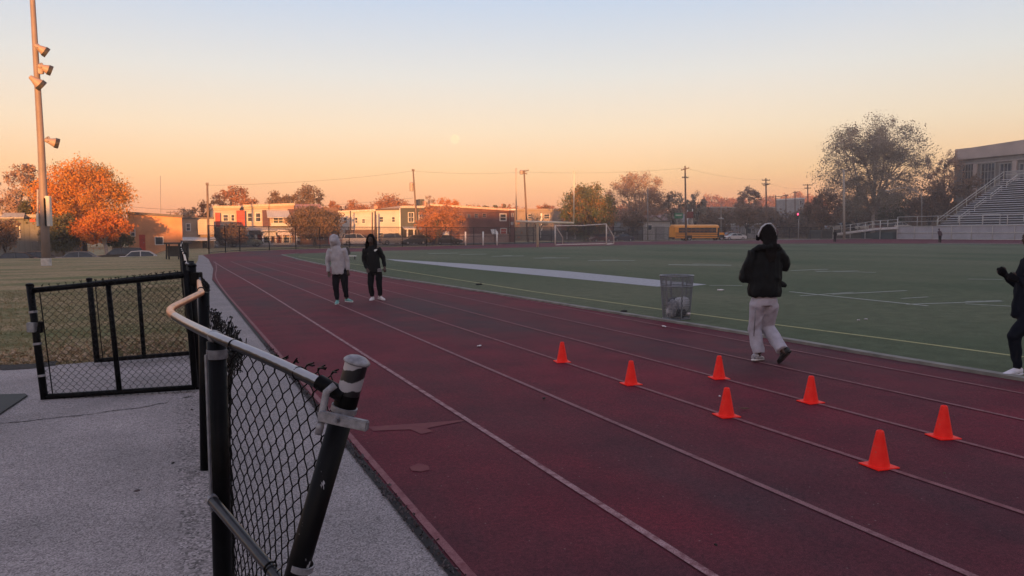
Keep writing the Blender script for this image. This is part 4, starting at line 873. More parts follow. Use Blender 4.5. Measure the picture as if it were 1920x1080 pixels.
# soccer goal
s0 = G(1042, 460); Dg = s0.dot(F0); PS2 = lambda x, y, dd=0: P(x, y, Dg + dd)
sg = thing('soccer_goal', 'white framed soccer goal with a sagging net beyond the goalpost', 'soccer goal', (s0.x, s0.y, 0)); SW = M('goal_white', (.66, .58, .52), .5)
FLp, FRp = PS2(1041, 423, 0), PS2(1137, 420, 3); fl0, fr0 = PS2(1041, 460, 0), PS2(1137, 459, 3); rl0, rr0 = PS2(1055, 459, 4.5), PS2(1151, 457, 7.5); rlt, rrt = PS2(1055, 445, 4.5), PS2(1151, 444, 7.5)
MB().tube([fl0, FLp], .09, 8).build('post', SW, sg, True, True); MB().tube([fr0, FRp], .09, 8).build('post', SW, sg, True, True)
MB().tube([FLp, (FLp + FRp) / 2 - ZU * .12, FRp], .07, 8).build('crossbar', SW, sg, True, True)
for a, b, c in ((FLp, rlt, rl0), (FRp, rrt, rr0)): MB().tube([a, b, c], .07, 8).build('side_brace', SW, sg, True, True)
MB().tube([fl0, rl0, rr0, fr0], .10, 8).build('base_bar', SW, sg, False, True)
mb = MB(); mb.add([FLp, FRp, rrt, rlt, rl0, rr0, fl0, fr0], [(0, 1, 2, 3), (3, 2, 5, 4), (0, 3, 4, 6), (1, 7, 5, 2)]); mb.build('net', meshfence_mat('goal_net', (.30, .28, .27), .16, .07), sg, False, True)
# moon
mo = P(853, 261, 1500); mq = MB().ell((0, 0, 0), 9.2, 9.2, 9.2, 32)
m_ = bpy.data.materials.new('moon_glow'); m_.use_nodes = True; nt_ = m_.node_tree; nt_.nodes.clear(); e_ = nt_.nodes.new('ShaderNodeEmission'); n_ = noise_node(nt_, .12, 4); r_ = ramp(nt_, n_.outputs[0], [(.35, (.55, .43, .27)), (.65, (.60, .475, .31))])
nt_.links.new(r_.outputs[0], e_.inputs[0]); oo = nt_.nodes.new('ShaderNodeOutputMaterial'); nt_.links.new(e_.outputs[0], oo.inputs[0])
o = mq.build('moon', m_, None, True); o.location = mo; tag(o, 'faint pale full moon low in the peach sky', 'moon')
# ------------------------------------------------------------------ trees
def leaf_mesh(name, C, size, rng, mat, parent, aspect=.55):
    n = len(C); q = rng.normal(size=(n, 3)); q /= np.linalg.norm(q, axis=1)[:, None]; t = rng.normal(size=(n, 3)); t -= q * (t * q).sum(1)[:, None]; t /= np.linalg.norm(t, axis=1)[:, None]; b = np.cross(q, t)
    s = size * rng.uniform(.6, 1.35, size=(n, 1)); V = np.stack([C + t * s, C + b * s * aspect + q * s * .15, C - t * s, C - b * s * aspect + q * s * .15], 1).reshape(-1, 3)
    me = bpy.data.meshes.new(name); me.vertices.add(4 * n); me.vertices.foreach_set('co', V.astype(np.float32).ravel())
    me.loops.add(4 * n); me.loops.foreach_set('vertex_index', np.arange(4 * n, dtype=np.int32)); me.polygons.add(n); me.polygons.foreach_set('loop_start', np.arange(0, 4 * n, 4, dtype=np.int32))
    try: me.polygons.foreach_set('loop_total', np.full(n, 4, dtype=np.int32))
    except Exception: pass
    me.update(calc_edges=True); me.materials.append(mat); o = bpy.data.objects.new(name, me); col.objects.link(o); o.parent = parent; return o
BARK = M('grey_bark', (.075, .06, .052), .95, .35, 5, bmp=.02, bscale=12); BARKP = M('pale_bark', (.26, .22, .20), .9, .35, 3, bmp=.02, bscale=10)
def tree(label, x, ytop, ybot, wpx, D=None, Y=None, mats=None, n=5000, ls=.16, nc=60, cr=.16, trunk=.25, seed=1, bark=None, zb=0., group=None, name='tree', hollow=.35, xtrunk=None, lean=0, squash=1.0, fork=5, top=0.5, twig=1):
    rng = np.random.default_rng(seed); rnd = random.Random(seed)
    c = PY(x, 440, Y) if Y else P(x, 440, D)
    if Y: D = c.dot(F0)
    sc = D / FPX; zt = P(x, ytop, D).z; zc0 = P(x, ybot, D).z; W_ = wpx * sc / 2; Hh = (zt - zc0) / 2; zc = (zt + zc0) / 2
    bx = P(xtrunk if xtrunk is not None else x, 440, D); base = Vector((bx.x, bx.y, zb)); cen = Vector((c.x, c.y, zc)) - base
    o = thing(name, label, 'tree', tuple(base), 0, group)
    # cluster centres inside the crown
    cl = []
    while len(cl) < nc:
        p = rng.uniform(-1, 1, 3); r = np.linalg.norm(p)
        if r > 1 or r < hollow * rng.uniform(.2, 1.1): continue
        if p[2] < -.2 and (p[0] ** 2 + p[1] ** 2) > (1 - .35 * abs(p[2])): continue
        k = 1 - cr * .8
        cl.append((p[0] * W_ * k, p[1] * W_ * .85 * k, p[2] * Hh * k * (1.0)))
    cl = np.array(cl) + np.array(cen); bk = bark or BARK
    tb = MB(); fk = Vector((cen.x * .5, cen.y * .5, max(.6, (zc0 - zb) * .85 + Hh * .15)))
    tb.tube([Vector((0, 0, -.3)), Vector((0, 0, .15)), fk * .5 + Vector((lean, 0, 0)), fk], [trunk * 1.5, trunk * 1.15, trunk * .9, trunk * .75], 9)
    # limbs
    gl = []
    for k in range(fork):
        a = 2 * math.pi * (k + rnd.random() * .6) / fork; gl.append(cen + Vector((math.cos(a) * W_ * .42, math.sin(a) * W_ * .36, Hh * rnd.uniform(-.25, .45))))
    gl.append(cen + Vector((0, 0, Hh * .45)))
    limbs = []
    for g_ in gl:
        mid = fk.lerp(g_, .5) + Vector((rnd.uniform(-.1, .1) * W_, 0, rnd.uniform(-.05, .12) * Hh)); pts = smoothpath([fk, mid, g_], 3); m_ = len(pts)
        tb.tube(pts, [trunk * (.62 - .42 * i / (m_ - 1)) for i in range(m_)], 6, cap=False); limbs.append(pts)
    for q in cl:
        q = Vector(q); best = min(((p - q).length, i, j) for i, l_ in enumerate(limbs) for j, p in enumerate(l_)); p = limbs[best[1]][max(0, best[2] - 1)]
        mid = p.lerp(q, .5) + Vector((rnd.uniform(-.06, .06) * W_, rnd.uniform(-.06, .06) * W_, rnd.uniform(0, .1) * Hh)); tb.tube([p, mid, q], [trunk * .17, trunk * .11, trunk * .04], 4, cap=False)
        for _ in range(twig):
            e = q + Vector((rng.normal(), rng.normal(), rng.normal() + .4)) * (W_ * cr * .7); tb.tube([mid, e], [trunk * .06, trunk * .02], 3, cap=False)
    tb.build('trunk', bk, o, True)
    rads = rng.uniform(.75, 1.45, size=nc) * cr * 1.25; n = int(n * 1.35); idx = rng.integers(0, nc, n); d = rng.normal(size=(n, 3)); d /= np.linalg.norm(d, axis=1)[:, None]; rr = rng.uniform(0, 1, (n, 1)) ** .6 * rng.uniform(.75, 1.25, (n, 1))
    C = cl[idx] + d * rr * rads[idx][:, None] * np.array([W_, W_ * .85, min(W_, Hh) * squash])
    if isinstance(mats, list):
        msk = rng.uniform(size=n) < .5
        leaf_mesh('crown', C, ls, rng, mats[0], o)
    else: leaf_mesh('crown', C, ls, rng, mats, o)
    return o
ORG = leafmat('orange_leaves', [(.30, .10, .02), (.50, .17, .025), (.40, .22, .03), (.16, .12, .03)])
YOR = leafmat('yellow_orange_leaves', [(.22, .15, .05), (.52, .23, .04), (.70, .31, .05), (.66, .22, .04)])
REDL = leafmat('red_orange_leaves', [(.46, .14, .04), (.62, .24, .05), (.55, .17, .04), (.60, .28, .05)])
OLV = leafmat('olive_leaves', [(.08, .09, .045), (.12, .12, .06), (.17, .135, .06)])
BRN = leafmat('brown_leaves', [(.15, .10, .075), (.22, .15, .10), (.30, .19, .13)])
RUS = leafmat('russet_leaves', [(.26, .12, .07), (.40, .18, .09), (.48, .21, .10)])
GRN = leafmat('green_leaves', [(.035, .06, .028), (.055, .085, .035), (.08, .10, .04)])
GOR = leafmat('green_gold_leaves', [(.075, .11, .05), (.12, .145, .06), (.38, .20, .06)])
PNK = leafmat('pale_rust_leaves', [(.36, .24, .18), (.50, .33, .24), (.27, .20, .15)])
GRY = leafmat('grey_green_leaves', [(.22, .20, .165), (.33, .29, .24), (.44, .36, .29)])
ag = 'autumn trees left of the track'; bg = 'trees behind the rowhouses'; cg = 'dark street trees in front of the rowhouses'; rg = 'trees behind the school bus'; hg = 'trees by the ramp and bleachers'
ZL = -1.23
tree('thin pale crowned tree left of the big orange maple, partly behind the floodlight pole', 58, 302, 425, 95, Y=100, mats=PNK, n=3600, ls=.15, nc=60, cr=.15, trunk=.22, seed=4, zb=ZL, group=ag, bark=BARKP)
tree('sparse pink tree cut by the left edge of the photo', 0, 335, 425, 74, Y=104, mats=PNK, n=1500, ls=.15, nc=40, cr=.17, trunk=.2, seed=5, zb=ZL, group=ag, bark=BARKP)
tree('huge round orange and yellow maple behind the floodlight pole', 158, 293, 462, 186, Y=94, mats=YOR, n=24000, ls=.115, nc=150, cr=.17, trunk=.3, seed=6, zb=ZL, group=ag)
tree('small fiery red tree with a pale forked trunk in front of the big maple', 190, 392, 458, 112, Y=88, mats=REDL, n=5200, ls=.12, nc=60, cr=.2, trunk=.2, seed=7, zb=ZL, group=ag, bark=BARKP, xtrunk=202)
tree('dark olive bush tree at the foot of the big maple right of the floodlight pole', 118, 395, 478, 76, Y=89, mats=OLV, n=4200, ls=.13, nc=50, cr=.22, trunk=.14, seed=8, zb=ZL, group=ag)
tree('dark brown bush at the far left edge in front of the grey building', 8, 405, 475, 66, Y=88, mats=BRN, n=2600, ls=.12, nc=40, cr=.22, trunk=.12, seed=9, zb=ZL, group=ag)
tree('green grey small tree between the thin pale tree and the maple', 52, 372, 430, 50, Y=98, mats=OLV, n=1800, ls=.13, nc=30, cr=.22, trunk=.12, seed=10, zb=ZL, group=ag)
tree('low olive tree under the right side of the maple', 222, 430, 470, 56, Y=90, mats=OLV, n=1400, ls=.12, nc=30, cr=.22, trunk=.12, seed=49, zb=ZL, group=ag)
tree('bare pinkish tree beside the lone utility pole on the left', 350, 384, 440, 46, Y=135, mats=PNK, n=900, ls=.15, nc=30, cr=.2, trunk=.15, seed=11, group=bg)
tree('orange red tree right behind the lone left utility pole', 383, 374, 440, 46, Y=128, mats=RUS, n=1700, ls=.17, nc=36, cr=.22, trunk=.18, seed=12, group=bg)
tree('wide tan tree with feathery top behind the yellow lit rowhouse', 441, 347, 420, 92, Y=134, mats=RUS, n=4200, ls=.17, nc=70, cr=.15, trunk=.25, seed=13, group=bg)
tree('low brown tree behind the second rowhouse, left of the tall one', 525, 356, 420, 60, Y=134, mats=BRN, n=2600, ls=.17, nc=46, cr=.18, trunk=.22, seed=14, group=bg)
tree('tall brown tree peaking above the mansard roof', 578, 340, 425, 72, Y=136, mats=BRN, n=3800, ls=.17, nc=60, cr=.18, trunk=.25, seed=15, group=bg)
tree('small rust tree between the tall brown tree and the white rowhouse', 628, 373, 430, 36, Y=134, mats=RUS, n=1500, ls=.16, nc=30, cr=.22, trunk=.15, seed=16, group=bg)
tree('low orange tree behind the left end of the white rowhouse', 672, 371, 430, 60, Y=138, mats=RUS, n=2200, ls=.16, nc=40, cr=.2, trunk=.18, seed=17, group=bg)
tree('broad flat topped red orange tree behind the white rowhouse by the utility pole', 733, 361, 430, 82, Y=138, mats=RUS, n=4200, ls=.17, nc=60, cr=.2, trunk=.22, seed=18, group=bg)
tree('bright orange tree above the dark corner house', 840, 368, 425, 60, Y=134, mats=REDL, n=2600, ls=.15, nc=46, cr=.2, trunk=.18, seed=19, group=bg)
tree('thin pinkish tree left of the bright orange tree over the corner house', 805, 364, 410, 36, Y=140, mats=PNK, n=700, ls=.15, nc=30, cr=.2, trunk=.14, seed=20, group=bg)
tree('dark red round tree above the low tan building right of the left goal upright', 1020, 377, 430, 36, Y=185, mats=REDL, n=1600, ls=.2, nc=30, cr=.25, trunk=.2, seed=21, group=bg)
tree('low red tree line piece left of the goalpost', 975, 383, 430, 70, Y=190, mats=RUS, n=1800, ls=.2, nc=40, cr=.2, trunk=.2, seed=22, group=bg)
for i, (x, yt) in enumerate([(895, 380), (912, 379), (930, 382), (946, 379)]):
    tree(['small dark round treetop over the brick flank, first from the left', 'small dark treetop over the brick flank, second from the left', 'small dark treetop over the brick flank, third from the left', 'small dark treetop over the brick flank, nearest the goalpost'][i], x, yt, 405, 14, Y=170, mats=OLV, n=300, ls=.2, nc=12, cr=.35, trunk=.12, seed=30 + i, group='small treetops over the brick flank')
tree('wide dark low street tree left of the wide awning, in front of the first rowhouses', 428, 415, 462, 84, Y=106, mats=BRN, n=3600, ls=.13, nc=60, cr=.2, trunk=.12, seed=23, group=cg)
tree('big dark street tree with a forked trunk behind the grey hoodie', 590, 383, 450, 118, Y=106, mats=leafmat('dusky_leaves', [(.12, .09, .065), (.18, .13, .09), (.26, .16, .11)]), n=8500, ls=.14, nc=100, cr=.17, trunk=.24, seed=24, group=cg)
tree('bushy orange topped street tree over the parked dark cars', 824, 380, 447, 104, Y=107, mats=RUS, n=6500, ls=.14, nc=90, cr=.17, trunk=.22, seed=25, group=cg, xtrunk=818)
tree('small bare twisted tree seen under the goalpost crossbar', 1008, 395, 440, 52, Y=128, mats=GRY, n=500, ls=.15, nc=40, cr=.2, trunk=.16, seed=26, group=cg)
tree('round green and gold tree right of the goalpost', 1101, 343, 452, 122, Y=134, mats=GOR, n=12000, ls=.19, nc=110, cr=.18, trunk=.3, seed=27, group=rg)
tree('tall airy pinkish tree with fine branches between the green tree and the utility pole', 1196, 316, 425, 132, D=178, mats=PNK, n=11000, ls=.165, nc=130, cr=.13, trunk=.38, seed=28, group=rg, bark=BARKP, twig=3, fork=7)
tree('small brownish tree beneath the airy pink tree', 1187, 388, 440, 60, D=160, mats=BRN, n=2000, ls=.18, nc=40, cr=.2, trunk=.2, seed=29, group=rg)
tree('mid sized olive tree left of the tall utility pole by the bus', 1262, 352, 432, 56, D=178, mats=GRY, n=2400, ls=.2, nc=50, cr=.18, trunk=.2, seed=35, group=rg)
tree('olive tree right of the tall utility pole by the bus', 1303, 350, 432, 46, D=182, mats=GRY, n=2200, ls=.2, nc=44, cr=.18, trunk=.2, seed=36, group=rg)
tree('dark olive low tree behind the bus roof', 1345, 392, 440, 70, D=176, mats=BRN, n=2600, ls=.2, nc=44, cr=.2, trunk=.2, seed=37, group=rg)
tree('grey brown tree behind the jogging person', 1400, 385, 432, 80, D=172, mats=BRN, n=2200, ls=.2, nc=50, cr=.18, trunk=.2, seed=38, group=rg)
tree('bright pink orange sparse tree left of the twin armed utility pole', 1403, 350, 412, 64, D=215, mats=PNK, n=2600, ls=.26, nc=60, cr=.14, trunk=.25, seed=39, group=rg, bark=BARKP)
for i, (x, w, yt) in enumerate([(1335, 62, 364), (1368, 60, 366), (1452, 60, 366), (1492, 60, 358), (1524, 50, 362)]):
    tree(['orange treetop over the far brown building, just right of the bus utility pole', 'orange treetop over the far brown building above the bus end', 'orange treetop beside the twin armed utility pole', 'orange treetop over the traffic light', 'orange treetop at the left foot of the tall grey tree'][i], x, yt, 412, w * 1.15, D=470, mats=RUS, n=2600, ls=.5, nc=40, cr=.22, trunk=.3, seed=50 + i, group='orange treetops over the far brown building')
tree('enormous grey green tree with open branching crown towering over the ramp', 1636, 214, 412, 236, D=172, mats=GRY, n=30000, ls=.175, nc=230, cr=.13, trunk=.5, seed=41, group=hg, bark=BARKP, twig=2, fork=8)
tree('sparse brown tree between the enormous tree and the school building', 1765, 272, 400, 96, D=182, mats=PNK, n=4600, ls=.19, nc=80, cr=.13, trunk=.35, seed=42, group=hg, twig=2)
tree('brown low tree below the enormous tree on its left, beside the traffic light', 1540, 350, 435, 82, D=166, mats=BRN, n=4200, ls=.22, nc=60, cr=.18, trunk=.22, seed=43, group=hg)
tree('dark low tree under the middle of the enormous tree', 1608, 358, 428, 78, D=185, mats=BRN, n=4000, ls=.22, nc=60, cr=.18, trunk=.22, seed=44, group=hg)
tree('dark low tree just right of the enormous trunk', 1676, 356, 428, 88, D=186, mats=OLV, n=4200, ls=.22, nc=60, cr=.18, trunk=.22, seed=45, group=hg)
tree('brown bushy tree behind the lower left end of the bleachers', 1742, 342, 428, 110, D=178, mats=BRN, n=6500, ls=.23, nc=80, cr=.17, trunk=.25, seed=46, group=hg)
tree('small brown tree pressed against the corner of the school building', 1812, 315, 400, 66, D=172, mats=BRN, n=1700, ls=.2, nc=40, cr=.18, trunk=.2, seed=47, group=hg)

# ------------------------------------------------------------------ utility poles
UW = M('weathered_pole_wood', (.17, .12, .095), .9, .25, 2, bmp=.01, bscale=10)
tops = {}
def upole(key, label, xb, xt, ytop, D, arms, r=.17, group='utility poles along the street', cans=(), mat=None, zb=0.0):
    b = P(xb, 450, D); b.z = zb - .2; t = P(xt, ytop, D); o = thing('utility_pole', label, 'utility pole', (b.x, b.y, zb), 0, group)
    MB().tube([b, b.lerp(t, .5), t], [r, r * .85, r * .65], 10).build('shaft', mat or UW, o, True, True); sc = D / FPX
    tops[key] = t.copy()
    for (y, w, tilt) in arms:
        k = (y - ytop) / (440 - ytop); c = t.lerp(P(xb, 440, D), k); a = c - R0 * w * sc / 2 - ZU * tilt * sc; e = c + R0 * w * sc / 2 + ZU * tilt * sc; MB().tube([a, e], .075, 6).build('cross_arm', UW, o, False, True)
        for u in (.05, .3, .7, .95): q = a.lerp(e, u); MB().lathe(q, [(.03, 0), (.06, .08), (.06, .2), (.04, .26), (.0001, .27)], 8).build('insulator', M('insulator_grey', (.3, .28, .27), .4), o, True, True)
    for (x, y, h_) in cans: q = P(x, y, D); MB().lathe(q - ZU * h_ * .5, [(.0001, -.02), (.28, 0), (.3, .1), (.3, h_ - .1), (.2, h_), (.0001, h_ + .05)], 14).build('transformer', M('transformer_grey', (.38, .3, .27), .5), o, 'auto', True)
    return o
upole('a', 'lone utility pole left of the yellow lit rowhouse', 391, 388.5, 343, 90, [(346, 5, 0)], .16)
upole('b', 'utility pole with a transformer can over the white rowhouse', 784, 774.5, 317, 118, [(320, 5, 0)], .17, cans=((771.5, 350, 1.4),))
upole('c', 'leaning utility pole with a crooked cross arm next to the left goal upright', 990, 982.5, 319, 128, [(321, 17, 1.5), (325, 11, -1)], .19, cans=((977.5, 323, .7),))
upole('d', 'tall utility pole with two cross arms rising over the school bus', 1286.5, 1284.5, 311, 138, [(317, 15, 2), (333, 12, 0)], .2)
upole('e', 'utility pole with stacked cross arms right of the pink sparse tree', 1438, 1436, 334, 168, [(338, 15, 0), (345, 16, 0), (347, 10, 1)], .22)
upole('f', 'thin dark utility pole right of the twin armed pole', 1455, 1454.5, 366, 190, [(369, 26, 0)], .17)
upole('g', 'second thin dark utility pole right of the twin armed pole', 1474, 1473.5, 364, 200, [(367, 10, 0)], .17)
upole('h', 'third thin dark utility pole near the traffic light', 1491, 1490.5, 358, 200, [(361, 8, 0)], .17)
upole('i', 'dark utility pole with a long arm at the left foot of the enormous tree', 1515, 1514.5, 345, 172, [(347, 18, 0), (353, 12, 0)], .18)
upole('j', 'pale steel pole standing in front of the enormous tree', 1583, 1582, 318, 152, [], .27, mat=M('pale_pole_steel', (.33, .29, .25), .6, .1, 1), group='steel poles')
upole('k', 'slim grey pole behind the left side of the bus', 1214.5, 1214.5, 352, 146, [], .14, group='steel poles', mat=M('grey_pole', (.2, .19, .18), .7))
upole('l', 'dark double pole in front of the white rowhouse, left one', 698, 698, 398, 112, [], .13, group='dark poles by the white rowhouse', mat=M('dark_pole', (.07, .05, .05), .8))
upole('m', 'thicker dark pole in front of the white rowhouse above the person in black', 703.5, 703.5, 396, 112, [], .17, group='dark poles by the white rowhouse', mat=M('dark_pole', (.07, .05, .05), .8))
upole('n', 'short dark pole at the left end of the white rowhouse', 657, 657, 395, 112, [], .12, group='dark poles by the white rowhouse', mat=M('dark_pole', (.07, .05, .05), .8))
upole('o', 'very thin distant radio mast on the left', 302, 300.5, 330, 260, [], .16, group='distant masts', mat=M('mast_grey', (.3, .26, .24), .7))
upole('p', 'small far off pole with a cross arm above the rendered building', 320, 320, 396, 150, [(398, 16, 0)], .1)
def wire(a, b, sag, label, r=.012):
    pts = [a.lerp(b, t / 10) - ZU * sag * .35 * 4 * (t / 10) * (1 - t / 10) for t in range(11)]; o = MB().tube(pts, r, 4).build('overhead_wire', M('wire_dark', (.10, .07, .06), .8), None, True); tag(o, label, 'wire', 'overhead wires')
def TP(k, dz=0): return tops[k] - ZU * dz
wire(TP('a', .3), TP('b', .3), 1.2, 'top wire from the lone left pole to the pole over the white rowhouse'); wire(TP('a', 3.3), TP('b', 4.5), .8, 'lower wire from the lone left pole to the pole over the white rowhouse', .016)
wire(P(230, 386, 98), TP('a', 3.2), .5, 'low wire from the maple to the lone left pole', .016)
wire(TP('b', .3), TP('c', .3), 1.0, 'top wire between the pole over the white rowhouse and the pole by the goal'); wire(TP('c', .3), TP('d', .4), 1.3, 'top wire from the goalpost pole to the tall bus pole'); wire(TP('d', .4), TP('e', .4), 1.5, 'top wire from the tall bus pole to the twin armed pole')
wire(TP('d', 6.5), TP('e', 5), 1.0, 'lower wire above the bus', .018); wire(TP('e', 1), TP('i', 1), 1.5, 'wire from the twin armed pole to the enormous tree'); wire(TP('b', 6.5), TP('c', 7), .6, 'lower wire across the brick flank', .018)
wire(TP('f', .4), TP('h', .4), .3, 'wire linking the thin dark poles'); wire(TP('h', .4), TP('i', .8), .4, 'short wire from the thin poles to the long armed pole')
# street lamps, traffic light, road sign
def arc_lamp(label, x0, yb, pts, D, head):
    b = P(x0, yb, D); b.z = 0; o = thing('street_lamp', label, 'street lamp', tuple(b), 0, 'street lamps'); MB().tube(smoothpath([b] + [P(x, y, D) for x, y in pts], 5), .09, 8).build('arm', M('lamp_grey', (.30, .28, .26), .6), o, True, True)
    MB().ell(P(head[0], head[1], D), .75, .4, .22, 12).build('lamp_head', M('lamp_head_grey', (.35, .33, .31), .5), o, True, True)
arc_lamp('curved arm street lamp arching under the enormous tree', 1728, 445, [(1728, 372), (1722, 362), (1708, 355), (1690, 352), (1668, 357)], 160, (1664, 358))
arc_lamp('slim street lamp above the rear of the bus', 1352, 445, [(1352, 388), (1352, 386)], 165, (1352, 410))
tl = P(1497, 440, 160); o = thing('traffic_light', 'traffic light showing red near the right end of the far street', 'traffic light', (tl.x, tl.y, 0)); MB().tube([(tl.x, tl.y, 0), (tl.x, tl.y, P(1497, 396, 160).z)], .1, 8).build('pole', M('lamp_grey', (.30, .28, .26), .6), o, True, True)
c = P(1495.5, 405, 159.7); hd = MB().obox(c, R0, F0, ZU, .22, .16, .62).build('housing', M('signal_dark', (.03, .03, .02), .6), o, False, True, bevel=.04)
em = bpy.data.materials.new('red_signal'); em.use_nodes = True; bb = em.node_tree.nodes['Principled BSDF']; bb.inputs['Base Color'].default_value = (.6, .02, .03, 1); bb.inputs['Emission Color'].default_value = (1, .05, .12, 1); bb.inputs['Emission Strength'].default_value = 2.6
off_ = M('unlit_signal', (.05, .04, .03), .4)
for dz_, mt in ((.42, em), (0, off_), (-.42, off_)):
    q = MB().ell(c + ZU * dz_ * .9 - F0 * .17, .21 if mt is em else .15, .10, .21 if mt is em else .15, 14).build('signal_lens', mt, hd, True)
    for v in q.data.vertices: v.co -= Vector((tl.x, tl.y, 0))
gs = P(1272.5, 404.5, 150); o = thing('road_sign', 'green overhead street sign between the airy tree and the tall bus pole', 'sign', (gs.x, gs.y, 0)); MB().obox(gs, R0, F0, ZU, .85, .04, .55).build('sign_panel', M('sign_green', (.03, .16, .10), .5, .1), o, False, True); MB().tube([(gs.x - .3, gs.y + .15, 0), gs + F0 * .12 - R0 * .3], .07, 6).build('post', M('lamp_grey', (.30, .28, .26), .6), o, True, True)
MB().obox(gs - F0 * .05 + ZU * .12, R0, F0, ZU, .62, .012, .05).build('lettering', WHITE, o, False, True)
gs = P(1294, 403, 152); o = thing('road_sign', 'dark red framed sign just right of the tall bus pole', 'sign', (gs.x, gs.y, 0)); MB().obox(gs, R0, F0, ZU, .65, .04, .65).build('sign_panel', M('sign_maroon', (.15, .04, .035), .6, .1), o, False, True)
MB().tube([(gs.x - .5, gs.y + .12, 0), gs - R0 * .5 + F0 * .12 + ZU * 1], .06, 6).build('post', WHITE, o, True, True); MB().tube([(gs.x + .5, gs.y + .12, 0), gs + R0 * .5 + F0 * .12 + ZU * 1.2], .06, 6).build('post', WHITE, o, True, True)

# ------------------------------------------------------------------ vehicles
TYRE = M('tyre_rubber', (.015, .015, .016), .8, .3, 10); RIM = M('wheel_rim', (.35, .35, .37), .35, .1, 5, metal=.6); CGL = glassmat('car_glass', (.03, .035, .045))
HL = M('headlight_glass', (.65, .66, .68), .15, .05); TLm = M('tail_light_red', (.35, .02, .02), .3, .1)
def paint(n, c): return M('car_paint_' + n, c, .28, .06, 1, spec=.6)
def wheel(t, x, y, r, w=.22):
    o = MB().lathe((x, y - w / 2, r), [(r * .62, 0), (r * .9, -.0), (r, .03), (r, w - .03), (r * .9, w), (r * .62, w)], 22, Vector((0, 1, 0))).build('wheel', TYRE, t, 'auto')
    MB().lathe((x, y - w / 2 + .02, r), [(.0001, w - .02 if y > 0 else -.0), (r * .3, w - .02 if y > 0 else 0), (r * .64, w - .05 if y > 0 else .03)], 18, Vector((0, 1, 0))).build('rim', RIM, o, 'auto')
def car(label, px, D, zb, yaw, pm, kind='sedan', group='cars parked beyond the fence', y=440, lights=None):
    b = P(px, y, D); t = thing('parked_car', label, 'car', (b.x, b.y, zb), yaw, group)
    if kind == 'sedan': Ln, Hh, W_, belt, cab = 4.6, 1.43, 1.8, .92, [(-1.55, .92), (-1.0, 1.38), (-.2, 1.43), (.45, 1.38), (1.15, .92)]
    elif kind == 'suv': Ln, Hh, W_, belt, cab = 4.7, 1.72, 1.86, 1.08, [(-2.1, 1.08), (-1.85, 1.64), (-.6, 1.72), (.35, 1.66), (1.05, 1.08)]
    else: Ln, Hh, W_, belt, cab = 4.1, 1.48, 1.74, .95, [(-1.85, .95), (-1.5, 1.40), (-.4, 1.48), (.4, 1.42), (1.1, .95)]
    h = Ln / 2; prof = [(-h, .35), (-h, .62), (-h + .06, belt - .08), (-h + .25, belt), (cab[-1][0], belt), (h - .55, belt - .12), (h - .15, belt - .27), (h, .58), (h - .02, .35), (h - .1, .26), (-h + .1, .26)]
    mb = MB(); n = len(prof)
    secs = [(-W_ / 2 + .07, .0, .93), (-W_ / 2, .02, 1), (W_ / 2, .02, 1), (W_ / 2 - .07, 0, .93)]; V = []
    for (yy, _, s_) in [(-W_ / 2, 0, .965), (-W_ / 2 + .08, 0, 1), (W_ / 2 - .08, 0, 1), (W_ / 2, 0, .965)]:
        for (x, z) in prof: V.append((x * s_, yy, .26 + (z - .26) * (s_ if z > .5 else 1)))
    Fc = [tuple(range(n)), tuple(range(4 * n - 1, 3 * n - 1, -1))]
    for k in range(3):
        for i in range(n): j = (i + 1) % n; Fc.append((k * n + i, (k + 1) * n + i, (k + 1) * n + j, k * n + j))
    mb.add(V, Fc); body = mb.build('body', pm, t, 'auto', bevel=.03)
    iw = W_ / 2 - .12; tw_ = W_ / 2 - .28; gl = MB(); m_ = len(cab); zt_ = max(z for _, z in cab); V = []
    for sg in (-1, 1):
        for (x, z) in cab: f = (z - belt) / (zt_ - belt); V.append((x, sg * (iw * (1 - f) + tw_ * f), z - .02))
    gl.add(V, [tuple(range(m_)), tuple(range(2 * m_ - 1, m_ - 1, -1))] + [(i, i + m_, i + 1 + m_, i + 1) for i in range(m_ - 1)] + [(m_ - 1, 2 * m_ - 1, m_, 0)]); gl.build('glasshouse', CGL, t, 'auto')
    rf = MB(); r3 = cab[1:-1]; V = []
    for sg in (-1, 1):
        for (x, z) in r3: V.append((x, sg * (tw_ + .03), z + .015)); 
        for (x, z) in r3: V.append((x, sg * (tw_ + .03), z - .05))
    k3 = len(r3); q3 = 2 * k3
    for i in range(k3 - 1): rf.add([], []); 
    Fc = []
    for i in range(k3 - 1): Fc += [(i, i + 1, q3 + i + 1, q3 + i), (k3 + i, q3 + k3 + i, q3 + k3 + i + 1, k3 + i + 1), (i, k3 + i, k3 + i + 1, i + 1), (q3 + i, q3 + i + 1, q3 + k3 + i + 1, q3 + k3 + i)]
    Fc += [(0, q3, q3 + k3, k3), (k3 - 1, 2 * k3 - 1, q3 + 2 * k3 - 1, q3 + k3 - 1)]; rf.add(V, Fc); rf.build('roof', pm, t, 'auto')
    for sg in (-1, 1):
        for (xa, za, xb_, zb_) in ((cab[0][0], cab[0][1], cab[1][0], cab[1][1]), (cab[-1][0], cab[-1][1], cab[-2][0], cab[-2][1]), (-.25, belt, -.25, zt_ - .02)): MB().tube([(xa, sg * (iw + .005), za - .02), (xb_, sg * (tw_ + .012), zb_)], .04, 6).build('pillar', pm, t, False)
    wr = .33 if kind != 'suv' else .37
    for x in (-h + .85, h - .85):
        for sg in (-1, 1): wheel(t, x, sg * (W_ / 2 - .10), wr)
        MB().box((x - wr - .06, -W_ / 2 - .004, .26), (x + wr + .06, W_ / 2 + .004, wr + .22)).build('wheel_arch', M('arch_dark', (.02, .02, .02), .9), t, bevel=.1)
